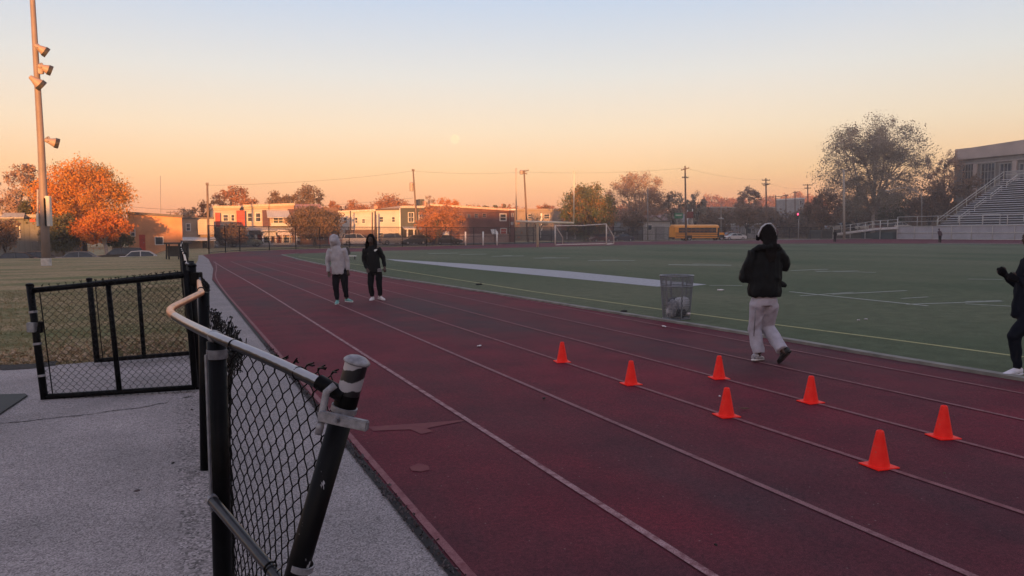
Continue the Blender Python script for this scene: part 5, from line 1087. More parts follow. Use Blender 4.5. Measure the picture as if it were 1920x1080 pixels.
    for sg in (-1, 1):
        MB().box((h - .16, sg * .62 - .2, .60), (h - .01, sg * .62 + .2, .74)).build('headlight', HL, t, bevel=.03); MB().box((-h - .015, sg * .66 - .16, .68), (-h + .1, sg * .66 + .16, .84)).build('tail_light', TLm, t, bevel=.02)
        MB().box((.85, sg * (W_ / 2 + .02) - .07, belt), (1.0, sg * (W_ / 2 + .02) + .07, belt + .12)).build('mirror', pm, t, bevel=.03)
    return t
cgn = 'cars parked beyond the fence'; PI = math.pi
def YD(px, Y): return PY(px, 440, Y).dot(F0)
car('black car roof showing over the grass edge in front of the grey building', 35, YD(35, 80), ZL, 0, paint('black', (.02, .02, .024)))
car('dark car low behind the grass between the floodlight pole and the black car roof', 72, YD(72, 83), ZL, 0.0, paint('charcoal', (.05, .05, .055)))
car('silver grey car beneath the dark bush right of the floodlight pole', 153, YD(153, 80), ZL, 0, paint('grey', (.16, .16, .17)))
car('black car beside the pale forked trunk of the red tree', 222, YD(222, 82), ZL, PI, paint('black', (.02, .02, .024)), 'suv')
car('white car at the right end of the lower street behind the grass', 268, YD(268, 79), ZL, 0, paint('white', (.55, .52, .52)))
car('blue grey car behind the fence end left of the track', 365, YD(365, 108), 0, 0, paint('bluegrey', (.13, .14, .19)), 'suv')
car('dark green suv behind the low white panel left of the awning house', 458, YD(458, 109), 0, .1, paint('teal', (.07, .10, .11)), 'suv')
car('white suv parked between the grey hoodie and the black jacket', 669, YD(669, 110), 0, 0, paint('white', (.55, .52, .52)), 'suv')
car('grey wagon parked right beside the person in black', 741, YD(741, 110), 0, 0, paint('grey', (.16, .16, .17)), 'suv')
car('black car parked below the dark corner house', 776, YD(776, 109), 0, PI, paint('black', (.02, .02, .024)), 'hatch')
car('dark grey hatchback parked under the orange topped street tree', 806, YD(806, 110), 0, 0, paint('charcoal', (.05, .05, .055)), 'hatch')
car('long black sedan at the right end of the cars under the orange topped street tree', 838, YD(838, 108), 0, 0, paint('black', (.02, .02, .024)), 'sedan')
car('dark maroon car seen through the soccer goal net', 1127, YD(1127, 116), 0, PI - .2, paint('maroon', (.10, .025, .03)), 'hatch')
car('dark blue car parked between the soccer goal and the white garage', 1165, YD(1165, 118), 0, PI, paint('navy', (.03, .035, .06)), 'sedan')
car('white car stopped just behind the jogging person', 1377, 152, 0, PI - .3, paint('white', (.55, .52, .52)), 'sedan')
car('orange brown car nose just past the rear of the bus', 1366, 158, 0, PI, paint('orange', (.32, .10, .04)), 'suv')
# cars behind the ramp
pr = [(1566, 'silver'), (1590, 'black'), (1617, 'white'), (1644, 'maroon'), (1668, 'charcoal'), (1690, 'white')]
nm = {'silver': (.4, .4, .41), 'black': (.02, .02, .024), 'white': (.55, .52, .52), 'maroon': (.10, .025, .03), 'charcoal': (.05, .05, .055)}
lb = ['silver car parked highest up at the left end of the row behind the ramp', 'black car parked second from the left behind the ramp railing', 'white car parked just left of the enormous trunk behind the ramp', 'dark red car parked right of the enormous trunk behind the ramp', 'charcoal car parked above the low end of the bleachers wall', 'white car parked by the first bleacher rows']
for (x, c), l_ in zip(pr, lb): car(l_, x, 178, 2.0, -TH + .1, paint(c, nm[c]), 'sedan' if x % 2 else 'suv', 'cars parked behind the ramp')
bk = thing('parking_bank', 'raised dark retaining wall under the row of cars behind the ramp', 'wall', tuple(P(1630, 440, 180).xy) + (0,), -TH); MB().box((-13, -3, 0), (13, 3.5, 1.95)).build('wall', M('dark_bank', (.07, .065, .06), .9), bk); MB().box((-13, -3.06, 1.95), (13, 3.5, 2.0)).build('coping', M('grey_coping', (.30, .29, .28), .6), bk)
# school bus
bw = P(1307, 446, 146); bus = thing('school_bus', 'yellow orange school bus with black stripes parked beyond the far fence', 'bus', (bw.x, bw.y, 0), -.12, None)
BY = M('bus_yellow', (.78, .31, .035), .4, .08, 1); L2 = 5.5
prof = [(-1.2, .5), (-1.24, 1.0), (-1.24, 2.3), (-1.1, 2.85), (-.7, 3.08), (0, 3.13), (.7, 3.08), (1.1, 2.85), (1.24, 2.3), (1.24, 1.0), (1.2, .5)]
mb = MB(); n = len(prof); V = []
for xx, s_ in ((-L2, .93), (-L2 + .18, 1), (L2 - 1.5, 1), (L2 - 1.3, .98)):
    for (y, z) in prof: V.append((xx, y * s_, .5 + (z - .5) * s_))
Fc = [tuple(range(n)), tuple(range(4 * n - 1, 3 * n - 1, -1))] + [(k * n + i, (k + 1) * n + i, (k + 1) * n + (i + 1) % n, k * n + (i + 1) % n) for k in range(3) for i in range(n)]
mb.add(V, Fc); mb.build('body', BY, bus, 'auto')
MB().box((L2 - 1.35, -1.05, .55), (L2 + .05, 1.05, 1.55)).build('hood', BY, bus, 'auto', bevel=.15)
MB().box((L2 - 1.33, -1.0, 1.6), (L2 - 1.27, 1.0, 2.6)).build('windscreen', CGL, bus)
RB = M('bus_stripe_black', (.015, .015, .015), .6)
for z in (.72, 1.08, 1.42): MB().box((-L2 + .1, -1.262, z), (L2 - 1.45, -1.238, z + .13)).build('stripe', RB, bus)
for k in range(9):
    x = -L2 + .75 + k * .92; w_ = MB().box((x, -1.262, 1.60), (x + .88, -1.235, 2.52)).build('window', RB, bus); MB().box((x + .05, -1.272, 1.74), (x + .75, -1.26, 2.37)).build('pane', CGL, w_)
    MB().box((x + .05, -1.276, 2.04), (x + .75, -1.27, 2.08)).build('rail', BY, w_)
MB().box((-L2 + .02, -1.25, 1.6), (-L2 + .65, -1.1, 2.6)).build('rear_panel', BY, bus); MB().box((L2 - 1.75, -1.265, .6), (L2 - 1.36, -1.235, 2.5)).build('door', RB, bus)
for x in (-L2 + 3.1, L2 - .75):
    for sg in (-1, 1): wheel(bus, x, sg * 1.08, .5, .3)
    MB().box((x - .62, -1.266, .45), (x + .62, 1.266, 1.12)).build('wheel_arch', RB, bus, bevel=.1)
MB().box((L2 + .05, -1.1, .45), (L2 + .2, 1.1, .7)).build('bumper', RB, bus); MB().box((-L2 - .1, -1.15, .45), (-L2, 1.15, .7)).build('bumper', RB, bus)
for sg in (-1, 1): MB().box((L2 + .03, sg * .8 - .15, .85), (L2 + .08, sg * .8 + .15, 1.1)).build('headlight', HL, bus)
bl2 = MB(); 

# far off woods behind everything, too many trees to count
def farwood(name, segs, mats, D, n, ls, seed, dens=1.0):
    rng = np.random.default_rng(seed); C = []
    for (x0, x1, yt0, yt1) in segs:
        m_ = int((x1 - x0) / 5)
        for i in range(m_):
            t = rng.uniform(0, 1); x = x0 + (x1 - x0) * t; yt = yt0 + (yt1 - yt0) * t + 7 * math.sin(x * .13) * math.sin(x * .041) + rng.uniform(-2, 5); dd = D + rng.uniform(-12, 12); top = P(x, yt, dd); w = rng.uniform(2.2, 4.2) * D / 240
            k = int(n * dens); d = rng.normal(size=(k, 3)); d /= np.linalg.norm(d, axis=1)[:, None]; rr = rng.uniform(0, 1, (k, 1)) ** .5
            c0 = np.array([top.x, top.y, max(1.5, top.z - w)]); C.append(c0 + d * rr * np.array([w * 1.1, w, w]))
            c1 = np.array([top.x, top.y, 1.2]); h = max(1.2, top.z - w); C.append(np.array([top.x, top.y, 0]) + np.stack([rng.normal(size=k) * w * .8, rng.normal(size=k) * w * .8, rng.uniform(0, h, k)], 1))
    C = np.concatenate(C); o = leaf_mesh(name, C, ls, rng, mats, None, .7); tag(o, kind='stuff')
farwood('distant_trees', [(1325, 1540, 374, 368)], RUS, 480, 260, .8, 1)
farwood('distant_trees', [(1530, 1830, 392, 385)], BRN, 232, 220, .42, 2)
farwood('distant_trees', [(965, 1310, 392, 382)], RUS, 240, 190, .40, 3)
farwood('distant_trees', [(1310, 1545, 388, 394)], BRN, 205, 190, .34, 6)
farwood('distant_trees', [(590, 960, 384, 384)], RUS, 175, 110, .30, 4)
farwood('distant_trees', [(-20, 420, 412, 400)], RUS, 170, 90, .30, 5)
# ------------------------------------------------------------------ traffic cones
ORC = bpy.data.materials.new('orange_red_cone_plastic'); ORC.use_nodes = True; _b = ORC.node_tree.nodes['Principled BSDF']
_n = noise_node(ORC.node_tree, 14, 3); _r = ramp(ORC.node_tree, _n.outputs[0], [(.3, (.95, .022, .016)), (.62, (1.0, .035, .024)), (.70, (.72, .10, .08))]); ORC.node_tree.links.new(_r.outputs[0], _b.inputs['Base Color']); _b.inputs['Roughness'].default_value = .5; _b.inputs['Specular IOR Level'].default_value = .15
_b.inputs['Emission Color'].default_value = (1, .03, .015, 1); _b.inputs['Emission Strength'].default_value = 0.0
def cone(label, px, py, rz):
    q = G(px, py); t = thing('training_cone', label, 'cone', (q.x, q.y, .012), rz, 'orange training cones on the lane lines'); return t
c0_ = None
cl_ = [(1054, 680, .3, 'smallest and farthest orange cone on the left line of cones'), (1183, 722, .8, 'second farthest orange cone on the left line of cones'), (1348, 711, .2, 'farthest orange cone on the right line, nearest the jogging person'),
       (1362, 782, .5, 'orange cone on the left line, between the farther pair and the big front cone'), (1520, 756, 1.0, 'middle orange cone of the three on the right line'), (1768, 822, .1, 'orange cone on the right line closest to the right edge'), (1648, 877, .7, 'largest nearest orange cone at the front of the left line')]
BLOT = M('cone_scuff', (.95, .30, .25), .5, .2, 30)
for (x, y, rz, lb_) in cl_:
    t = cone(lb_, x, y, -TH + R(8) + rz * .25)
    if c0_ is None:
        s = MB(); s.box((-.098, -.098, 0), (.098, .098, .010)); b1 = s.build('base', ORC, t, 'auto', bevel=.005)
        s = MB(); s.lathe((0, 0, .011), [(.074, -.002), (.072, .004), (.070, .012), (.0275, .236), (.0255, .246), (.020, .251), (.015, .250), (.014, .24), (.014, .18)], 32); b2 = s.build('cone_body', ORC, t, True); c0_ = (b1, b2)
    else:
        for b in c0_: c = b.copy(); col.objects.link(c); c.parent = t

# ------------------------------------------------------------------ wire trash bin
q = G(1268, 599); tb_ = thing('trash_bin', 'grey wire mesh trash bin half full of rubbish standing on the turf by the kerb', 'trash bin', (q.x, q.y, .02))
Dn = q.dot(F0); sc = Dn / FPX; Hb = (599 - 518) * sc; r0, r1 = 27 * sc * .92, 31 * sc
BM = M('bin_grey_steel', (.20, .21, .235), .45, .2, 20, metal=.3)
for z, nm_ in ((.01, 'base_ring'), (Hb, 'rim'), (Hb * .76, 'hoop')):
    r = r0 + (r1 - r0) * z / Hb; s = MB(); s.tube([(r * math.cos(a), r * math.sin(a), z) for a in np.linspace(0, 2 * math.pi, 33)], .014 if nm_ == 'rim' else .010, 8, cap=False); s.build(nm_, BM, tb_, True)
s = MB()
for k in range(6): a = k * math.pi / 3 + .25; s.obox(((r0 + r1) / 2 * math.cos(a), (r0 + r1) / 2 * math.sin(a), Hb / 2), Vector((-math.sin(a), math.cos(a), 0)), Vector((math.cos(a), math.sin(a), 0)), (Vector((r1 * math.cos(a), r1 * math.sin(a), Hb)) - Vector((r0 * math.cos(a), r0 * math.sin(a), 0))).normalized(), .014, .004, Hb / 2)
s.build('upright', BM, tb_, False)
s = MB()
for k in range(64):
    a = 2 * math.pi * k / 64
    for sg in (-1, 1): s.tube([((r0 + (r1 - r0) * t) * math.cos(a + sg * t * .9), (r0 + (r1 - r0) * t) * math.sin(a + sg * t * .9), Hb * t) for t in np.linspace(0, 1, 8)], .0034, 3, cap=False)
s.build('wire_mesh', BM, tb_, True)
s = MB(); s.lathe((0, 0, 0), [(.0001, .015), (r0, .015)], 24); s.build('floor', BM, tb_)
def crumple(c, s_, seed, flat=1.0, res=3):
    bm = bmesh.new(); bmesh.ops.create_icosphere(bm, subdivisions=res, radius=1); rr = np.random.default_rng(seed); W = rr.normal(size=(8, 3)) * 2.2; ph = rr.uniform(0, 6, 8)
    for v in bm.verts: p = np.array(v.co); k = 1 + .16 * sum(math.sin(float(W[i] @ p) + ph[i]) for i in range(8)) / 1.6; v.co = Vector((p[0] * k * s_[0] + c[0], p[1] * k * s_[1] + c[1], p[2] * k * s_[2] * flat + c[2]))
    me = bpy.data.meshes.new('x'); bm.to_mesh(me); bm.free(); o = MB(); o.v = [tuple(v.co) for v in me.vertices]; o.f = [tuple(p.vertices) for p in me.polygons]; bpy.data.meshes.remove(me); return o
BAGW = M('white_plastic_bag', (.62, .62, .66), .4, .12, 9); BAGK = M('black_plastic_bag', (.02, .02, .024), .35, .3, 9)
def rub(name, lb_, c, s_, seed, m_, grp='rubbish in the wire bin'):
    t = crumple((0, 0, 0), s_, seed).build(name, m_, None, 'auto'); t.location = q + R0 * c[0] + F0 * c[1] + ZU * (c[2] + .02); t.rotation_euler = (0, 0, -TH); tag(t, lb_, 'rubbish', grp)
rub('plastic_bag', 'white crumpled bag slumped in the right side of the wire bin', (.06, -.08, .30), (.13, .10, .15), 1, BAGW)
rub('plastic_bag', 'pale crumpled bag at the lower left of the wire bin', (-.11, -.11, .20), (.11, .10, .17), 2, M('grey_bag', (.34, .34, .37), .5, .4, 25))
rub('plastic_bag', 'black bag filling the middle bottom of the wire bin', (.03, -.04, .14), (.17, .18, .12), 3, BAGK)
rub('paper_ball', 'light paper scrap low on the right inside the wire bin', (.12, -.15, .10), (.09, .06, .05), 4, M('pinkish_paper', (.42, .36, .35), .7, .4, 20))
rub('plastic_bag', 'dark grey bag at the back of the wire bin', (-.04, .08, .24), (.18, .12, .16), 5, M('dark_grey_bag', (.06, .06, .065), .4, .3, 12))

# white low bench with a bag, far on the field beside the hoodie
q2 = G(656, 487); t = thing('field_bench', 'small low white topped bench on the turf just right of the grey hoodie', 'bench', (q2.x, q2.y, .02), -TH)
MB().box((-.42, -.15, .20), (.42, .15, .25)).build('seat', WHITE, t, bevel=.01)
for x in (-.33, .33): MB().box((x - .02, -.12, 0), (x + .02, .12, .20)).build('leg', BLK, t)
o = crumple((0, 0, 0), (.14, .12, .26), 7).build('sports_bag', M('dark_bag', (.04, .035, .04), .7), None, 'auto'); o.location = q2 + R0 * -.1 + ZU * .50; tag(o, 'dark upright bag standing on the low white bench', 'bag')

# litter and leaves
def litter(name, lb_, px, py, s_, m_, seed, cat='litter'):
    g_ = G(px, py); o = crumple((0, 0, 0), s_, seed, res=2).build(name, m_, None, 'auto'); o.location = (g_.x, g_.y, .03); o.rotation_euler = (0, 0, seed * .7); tag(o, lb_, cat)
PAP = M('paper_white', (.62, .58, .58), .8, .15, 30); LEF = M('dead_leaf', (.10, .06, .04), .9, .3, 40); LEK = M('dark_leaf', (.015, .012, .012), .9, .3, 40)
litter('paper_scrap', 'white paper scrap on the track left of the farthest cone', 898, 652, (.055, .02, .010), PAP, 1)
litter('paper_scrap', 'white paper scrap by the kerb in front of the wire bin', 1245, 615, (.06, .03, .014), PAP, 2)
litter('paper_scrap', 'tiny white scrap on the turf left of the wire bin', 1128, 583, (.04, .03, .015), PAP, 3)
litter('dead_leaf', 'dark clump on the turf between the yellow line and the kerb, left', 899, 535, (.10, .07, .04), LEK, 4)
litter('dead_leaf', 'dark clump on the turf just left of the wire bin', 1170, 586, (.09, .06, .03), LEK, 5)
litter('dead_leaf', 'dark leaf on the track left of the cones', 1020, 752, (.03, .02, .010), LEK, 6)
litter('dead_leaf', 'dark leaf low in the frame on the second lane', 1342, 1032, (.012, .008, .006), LEK, 7)
litter('dead_leaf', 'brown leaf beside the middle left cone', 1395, 771, (.05, .015, .006), LEF, 8)
litter('paper_scrap', 'pale scrap behind the front cone pair on the left line', 1349, 748, (.012, .012, .008), PAP, 9)
litter('paper_scrap', 'tiny pale scrap at the right on the third lane', 1771, 895, (.012, .006, .004), LEF, 10)
litter('paper_scrap', 'white scrap on the turf behind the jogging person', 1610, 603, (.035, .02, .014), PAP, 11)
litter('paper_scrap', 'white double scrap on the turf between the jogger and the boxer', 1624, 601, (.04, .02, .014), PAP, 12)
litter('paper_scrap', 'small white wad out on the field above the jogger elbow', 1352, 546, (.09, .05, .03), PAP, 13)
litter('twig', 'dark twig on the pavement under the nearer gate', 352, 750, (.045, .008, .005), LEK, 14); litter('dead_leaf', 'dark leaf on the pavement left of the second fence post', 325, 875, (.018, .01, .006), LEK, 15)
litter('dead_leaf', 'small dark leaf on the pavement right below the twig', 372, 803, (.014, .008, .006), LEK, 16); litter('dead_leaf', 'small dark leaf on the pavement below the gate corner', 360, 774, (.014, .009, .006), LEK, 17)
litter('dead_leaf', 'curled dark leaf in the middle of the pavement', 258, 928, (.020, .011, .008), M('brown_leaf', (.07, .055, .06), .9), 18)
# leaf litter along the track joint and by the grass edge: too many to count
rng = np.random.default_rng(5); n = 900; yy = rng.uniform(2.2, 12, n); C = np.stack([1.20 + rng.normal(size=n) * .022, yy, rng.uniform(.016, .03, n)], 1)
o = leaf_mesh('leaf_litter', C, .012, rng, M('joint_litter', (.07, .055, .06), .8, .8, 60), None, .7); tag(o, kind='stuff')
n = 2600; xx = rng.uniform(-8, .1, n); dy = np.abs(rng.normal(size=n)) * .9; C = np.stack([xx, 11.45 + dy, rng.uniform(.0, .03, n)], 1)
o = leaf_mesh('leaf_litter', C, .035, rng, M('fallen_leaves', (.34, .24, .15), .9, .5, 30), None, .7); tag(o, kind='stuff')
n = 26000; C = np.stack([rng.uniform(-9, 0.05, n), 11.4 + rng.uniform(0, 1, n) ** 1.5 * 16, rng.uniform(-.02, .02, n)], 1)
o = leaf_mesh('grass', C, .035, rng, leafmat('grass_blades', [(.14, .15, .07), (.25, .20, .10), (.34, .25, .14)], .2), None, .16); tag(o, kind='stuff')

# ------------------------------------------------------------------ PEOPLE
def fuse(mb, name, mat, parent, voxel=.012, smooth=4, wr=0, wk=30, seed=0, deci=None):
    me = bpy.data.meshes.new(name); me.from_pydata(mb.v, [], mb.f); me.update(); o = bpy.data.objects.new(name, me); col.objects.link(o)
    bm = bmesh.new(); bm.from_mesh(me); bmesh.ops.recalc_face_normals(bm, faces=bm.faces[:]); bm.to_mesh(me); bm.free()
    r = o.modifiers.new('r', 'REMESH'); r.mode = 'VOXEL'; r.voxel_size = voxel; s = o.modifiers.new('s', 'SMOOTH'); s.iterations = smooth; s.factor = .5
    dg = bpy.context.evaluated_depsgraph_get(); me2 = bpy.data.meshes.new_from_object(o.evaluated_get(dg)); bpy.data.objects.remove(o); bpy.data.meshes.remove(me)
    n = len(me2.vertices); co = np.empty(3 * n, np.float32); me2.vertices.foreach_get('co', co); co = co.reshape(-1, 3)
    if wr:
        no = np.empty(3 * n, np.float32); me2.vertices.foreach_get('normal', no); no = no.reshape(-1, 3); rg_ = np.random.default_rng(seed); d = np.zeros(n)
        for k in range(7):
            w = rg_.normal(size=3) * np.array([1, 1, .9]) * wk * rg_.uniform(.5, 1.3); w2 = rg_.normal(size=3) * wk * .4; d += np.sin(co @ w + 1.6 * np.sin(co @ w2 + rg_.uniform(0, 6)) + rg_.uniform(0, 6))
        co = co + no * (d[:, None] * wr / 2.4)
    me2.vertices.foreach_set('co', co.astype(np.float32).ravel()); me2.update(); me2.name = name
    me2.materials.clear(); me2.materials.append(mat)
    for p in me2.polygons: p.use_smooth = True
    o = bpy.data.objects.new(name, me2); col.objects.link(o); o.parent = parent; return o
def skinmat(n, c): return M('skin_' + n, c, .55, .08, 8)
SK = skinmat('dark', (.06, .032, .023))
def V3(*a): return Vector(a)
def hand(mb, wr_, d, side, curl=.5, s=1.0):
    """palm and five fingers from the wrist along d; side = direction of the thumb"""
    d = d.normalized(); side = (side - d * side.dot(d)).normalized(); nrm = d.cross(side)
    pe = wr_ + d * .085 * s; mb.tube([wr_ - d * .01, wr_ + d * .03 * s, wr_ + d * .06 * s, pe], [(.026 * s, .02 * s), (.036 * s, .017 * s), (.042 * s, .016 * s), (.038 * s, .013 * s)], 10, side=side)
    for i, (o_, l_) in enumerate(((.032, .068), (.011, .078), (-.011, .072), (-.031, .056))):
        b = pe + side * o_ * s - d * .012 * s; a1 = curl * .9; p1 = b + (d * math.cos(a1 * .5) + nrm * math.sin(a1 * .5)) * l_ * .45 * s; p2 = p1 + (d * math.cos(a1 * 1.4) + nrm * math.sin(a1 * 1.4)) * l_ * .32 * s; p3 = p2 + (d * math.cos(a1 * 2.2) + nrm * math.sin(a1 * 2.2)) * l_ * .25 * s
        mb.tube([b, p1, p2, p3], [.0095 * s, .0088 * s, .008 * s, .006 * s], 8)
    b = wr_ + d * .025 * s + side * .028 * s; mb.tube([b, b + (d * .6 + side * .8).normalized() * .035 * s, b + (d * .85 + side * .5 + nrm * .3).normalized() * .066 * s], [.012 * s, .0105 * s, .008 * s], 8)
def shoe(parent, ank, heel, toe, upm, solem, w=.046, hgt=.075, up=ZU, name='shoe'):
    d = (toe - heel); L_ = d.length; d.normalize(); sd = d.cross(up).normalized(); up2 = sd.cross(d)
    pts = [heel + d * L_ * t + up2 * z for t, z in ((.0, .045), (.12, .05), (.3, .05), (.5, .042), (.72, .032), (.9, .028), (1.0, .024))]
    rr = [(w * .62, .034), (w * .82, .044), (w * .86, .044), (w * .9, .036), (w * 1.02, .027), (w * .85, .021), (w * .35, .012)]
    mb = MB(); mb.tube(pts, rr, 14, side=sd); mb.tube([heel + d * L_ * .22 + up2 * .045, ank + (heel + d * L_ * .22 - ank) * .25], [(.038, .047), (.038, .042)], 12, side=sd)
    o = fuse(mb, name, upm, parent, .007, 3)
    sm = MB(); sp = [heel + d * L_ * t for t in (-.02, .08, .3, .5, .72, .9, 1.01)]; sm.tube([q + up2 * .012 for q in sp], [(w * .5, .012), (w * .85, .014), (w * .86, .013), (w * .84, .012), (w * 1.06, .012), (w * .85, .012), (w * .3, .010)], 12, side=sd)
    sm.build('sole', solem, o, True); return o
def person(label, loc, J, rz, skin=SK, group=None, top=None, legs=None, headfn=None, shoes=None, jl=None, fat=1.0, leg_r=(.098, .074, .062), arm_r=(.072, .058, .050), tor=(.19, .13), wr_top=.006, wr_leg=.006, hands=(True, True), curl=(.6, .6), thumbs=None, topname='jacket', legname='trousers', faceyaw=0, facepitch=0, detail=1):
    t = thing('person', label, 'person', loc, rz, group)
    j = {k: Vector(v) for k, v in J.items()}
    up = (j['neck'] - j['pelvis']).normalized(); sd = (j['shR'] - j['shL']).normalized(); vx = .010 if detail else .02
    chest = j['pelvis'].lerp(j['neck'], .68)
    b = MB(); b.tube([j['pelvis'] - up * .08, j['pelvis'], j['pelvis'].lerp(chest, .5), chest, j['neck'] - up * .05], [(.14, .10), (.155, .11), (.13, .10), (.165, .115), (.12, .08)], 14, side=sd)
    b.tube([j['neck'] - up * .06, j['neck'] + up * .02, j['head'] - up * .05], [.062, .052, .055], 10)
    hr = Matrix.Rotation(faceyaw, 3, 'Z') @ Matrix.Rotation(facepitch, 3, 'X')
    H = j['head']; b.ell(H, .074, .092, .115, 18, hr); b.ell(H + hr @ V3(0, -.025, -.06), .052, .062, .06, 14, hr)
    # face looks along local -y of the head frame
    fp = lambda x, y, z: H + hr @ V3(x, y, z)
    b.tube([fp(0, -.086, .01), fp(0, -.100, -.012), fp(0, -.108, -.03), fp(0, -.088, -.038)], [.008, .011, .016, .010], 8)
    b.tube([fp(-.024, -.084, -.060), fp(0, -.094, -.058), fp(.024, -.084, -.060)], [.005, .009, .005], 8); b.tube([fp(-.04, -.078, .026), fp(-.015, -.09, .03), fp(.015, -.09, .03), fp(.04, -.078, .026)], .008, 8)
    for s_ in (-1, 1): b.ell(fp(.076 * s_, .005, -.005), .012, .02, .032, 10, hr)
    for s_, k in ((-1, 'L'), (1, 'R')):
        b.tube([j['sh' + k], j['el' + k], j['wr' + k]], [.050, .040, .026], 10); b.tube([chest, j['sh' + k]], [.07, .055], 10)
        b.tube([j['hip' + k], j['kn' + k], j['an' + k]], [.082, .055, .037], 12); b.tube([j['pelvis'], j['hip' + k]], [.10, .085], 10)
        b.tube([j['an' + k], j['heel' + k].lerp(j['toe' + k], .25) + ZU * .03, j['heel' + k].lerp(j['toe' + k], .8) + ZU * .02], [.035, .036, .022], 8)
        if hands[0 if k == 'L' else 1]:
            hd = (j['wr' + k] - j['el' + k]) if ('hd' + k) not in j else j['hd' + k]; th_ = (thumbs or {}).get(k, V3(0, -1, 0)); hand(b, j['wr' + k], hd, th_, curl[0 if k == 'L' else 1])
    body = fuse(b, 'body', skin, t, .0075 if detail else .016, 2)
    if detail:
        for s_ in (-1, 1): MB().ell(fp(.031 * s_, -.083, .008), .012, .007, .007, 10, hr).build('eye', M('eye_dark', (.03, .02, .018), .2), body, True)
    # top
    c = MB(); a0, a1 = tor; hem = j['hem'] if 'hem' in j else j['pelvis'] - up * .1
    c.tube([hem, hem.lerp(chest, .3), hem.lerp(chest, .7), chest, j['neck'] - up * .06, j['neck'] + up * .0], [(a0 * 1.02 * fat, a1 * 1.08 * fat), (a0 * 1.0 * fat, a1 * 1.1 * fat), (a0 * .98 * fat, a1 * 1.05 * fat), (a0, a1), (a0 * .72, a1 * .8), (.085, .08)], 18, side=sd)
    for k in 'LR':
        e = j['wr' + k] + (j['el' + k] - j['wr' + k]).normalized() * .015; c.tube([chest.lerp(j['sh' + k], .35), j['sh' + k], j['sh' + k].lerp(j['el' + k], .55), j['el' + k], j['el' + k].lerp(j['wr' + k], .6), e], [arm_r[0] * 1.25, arm_r[0], arm_r[0] * .95, arm_r[1], arm_r[2] * 1.05, arm_r[2] * .82], 12)
    if top and 'extra_top' in J.__class__.__dict__: pass
    if _extra: _extra(c, j, t)
    tp = fuse(c, topname, top, t, vx, 3, wr_top, 26, 3)
    # trousers
    c = MB(); wst = j['pelvis'] + up * .06
    c.tube([wst, j['pelvis'], j['pelvis'] - up * .07], [(.150, .115), (.168, .13), (.17, .125)], 16, side=sd)
    for k in 'LR':
        l0, l1, l2 = leg_r; an = j['an' + k]; c.tube([j['pelvis'].lerp(j['hip' + k], .6), j['hip' + k] - ZU * .03, j['hip' + k].lerp(j['kn' + k], .5), j['kn' + k], j['kn' + k].lerp(an, .5), an.lerp(j['kn' + k], .02)], [l0 * .95, l0, l0 * .9, l1, (l1 + l2) / 2, l2], 14)
    if _extral: _extral(c, j, t)
    fuse(c, legname, legs, t, vx, 3, wr_leg, 24, 5)
    for k in 'LR': 
        if shoes: shoe(t, j['an' + k], j['heel' + k], j['toe' + k], *shoes[k])
    if headfn: headfn(t, j, hr, fp)
    return t, tp
_extra = None; _extral = None
GREYH = M('pale_grey_fleece', (.38, .36, .39), .95, .10, 14, bmp=.002, bscale=300); BLKC = M('black_cloth', (.007, .007, .009), .9, .15, 14, spec=.1, bmp=.002, bscale=200); BLKJ = M('black_jacket_nylon', (.007, .008, .009), .7, .15, 8, spec=.15)
DPANT = M('dark_charcoal_cloth', (.009, .008, .012), .9, .15, 10, spec=.1); GSWEAT = M('light_grey_sweatcloth', (.40, .38, .44), .95, .12, 12, bmp=.002, bscale=300)
MINT = M('mint_shoe', (.16, .36, .34), .6, .3, 40); WSOLE = M('white_rubber', (.70, .70, .70), .6, .08, 20); WSHOE = M('white_shoe', (.66, .60, .60), .6, .1, 30); GSHOE = M('silver_grey_shoe', (.34, .33, .36), .5, .5, 60); BSOLE = M('black_rubber', (.015, .015, .016), .6, .2, 20)
HAIR = M('black_locs', (.008, .006, .006), .85, .3, 40, spec=.15, bmp=.004, bscale=80)

# A: hooded person in pale grey hoodie, seen from behind / three quarter, D ~18
qa = G(640, 570); sa = qa.dot(F0) / FPX
def pa(x, y, d=0): return V3((x - 640) * sa, d, (570 - y) * sa)
JA = dict(pelvis=pa(640, 511), neck=pa(632, 462), head=pa(629, 452, -.02), shL=pa(620, 470), shR=pa(648, 469, .0), elL=pa(616, 493, -.02), elR=pa(653, 491, .02), wrL=pa(619, 511, -.06), wrR=pa(654, 508, -.02), hipL=pa(631, 515), hipR=pa(646, 515),
          knL=pa(631, 541, -.03), knR=pa(648, 539, -.02), anL=pa(633, 562), anR=pa(650, 559, .0), heelL=pa(632, 569, .10), toeL=pa(634, 571, -.20), heelR=pa(647, 567, .06), toeR=pa(663, 567.5, -.08), hem=pa(637, 514))
def hoodA(t, j, hr, fp):
    c = MB(); H = j['head']; c.ell(H + V3(0, .02, .01), .118, .135, .15, 18); c.tube([H + V3(0, .04, -.02), j['neck'] + V3(0, .05, -.02)], [(.11, .12), (.13, .10)], 14, side=V3(1, 0, 0)); c.ell(H + V3(.0, .12, -.08), .10, .07, .10, 12); c.ell(H + V3(-.01, .02, .10), .07, .08, .055, 12)
    fuse(c, 'hood', GREYH, t, .010, 3, .008, 30, 9)
def exA(c, j, t): c.tube([j['hem'] - ZU * .01, j['hem'] + ZU * .06], [(.175, .14), (.18, .14)], 18, side=V3(1, 0, 0))
_extra = exA
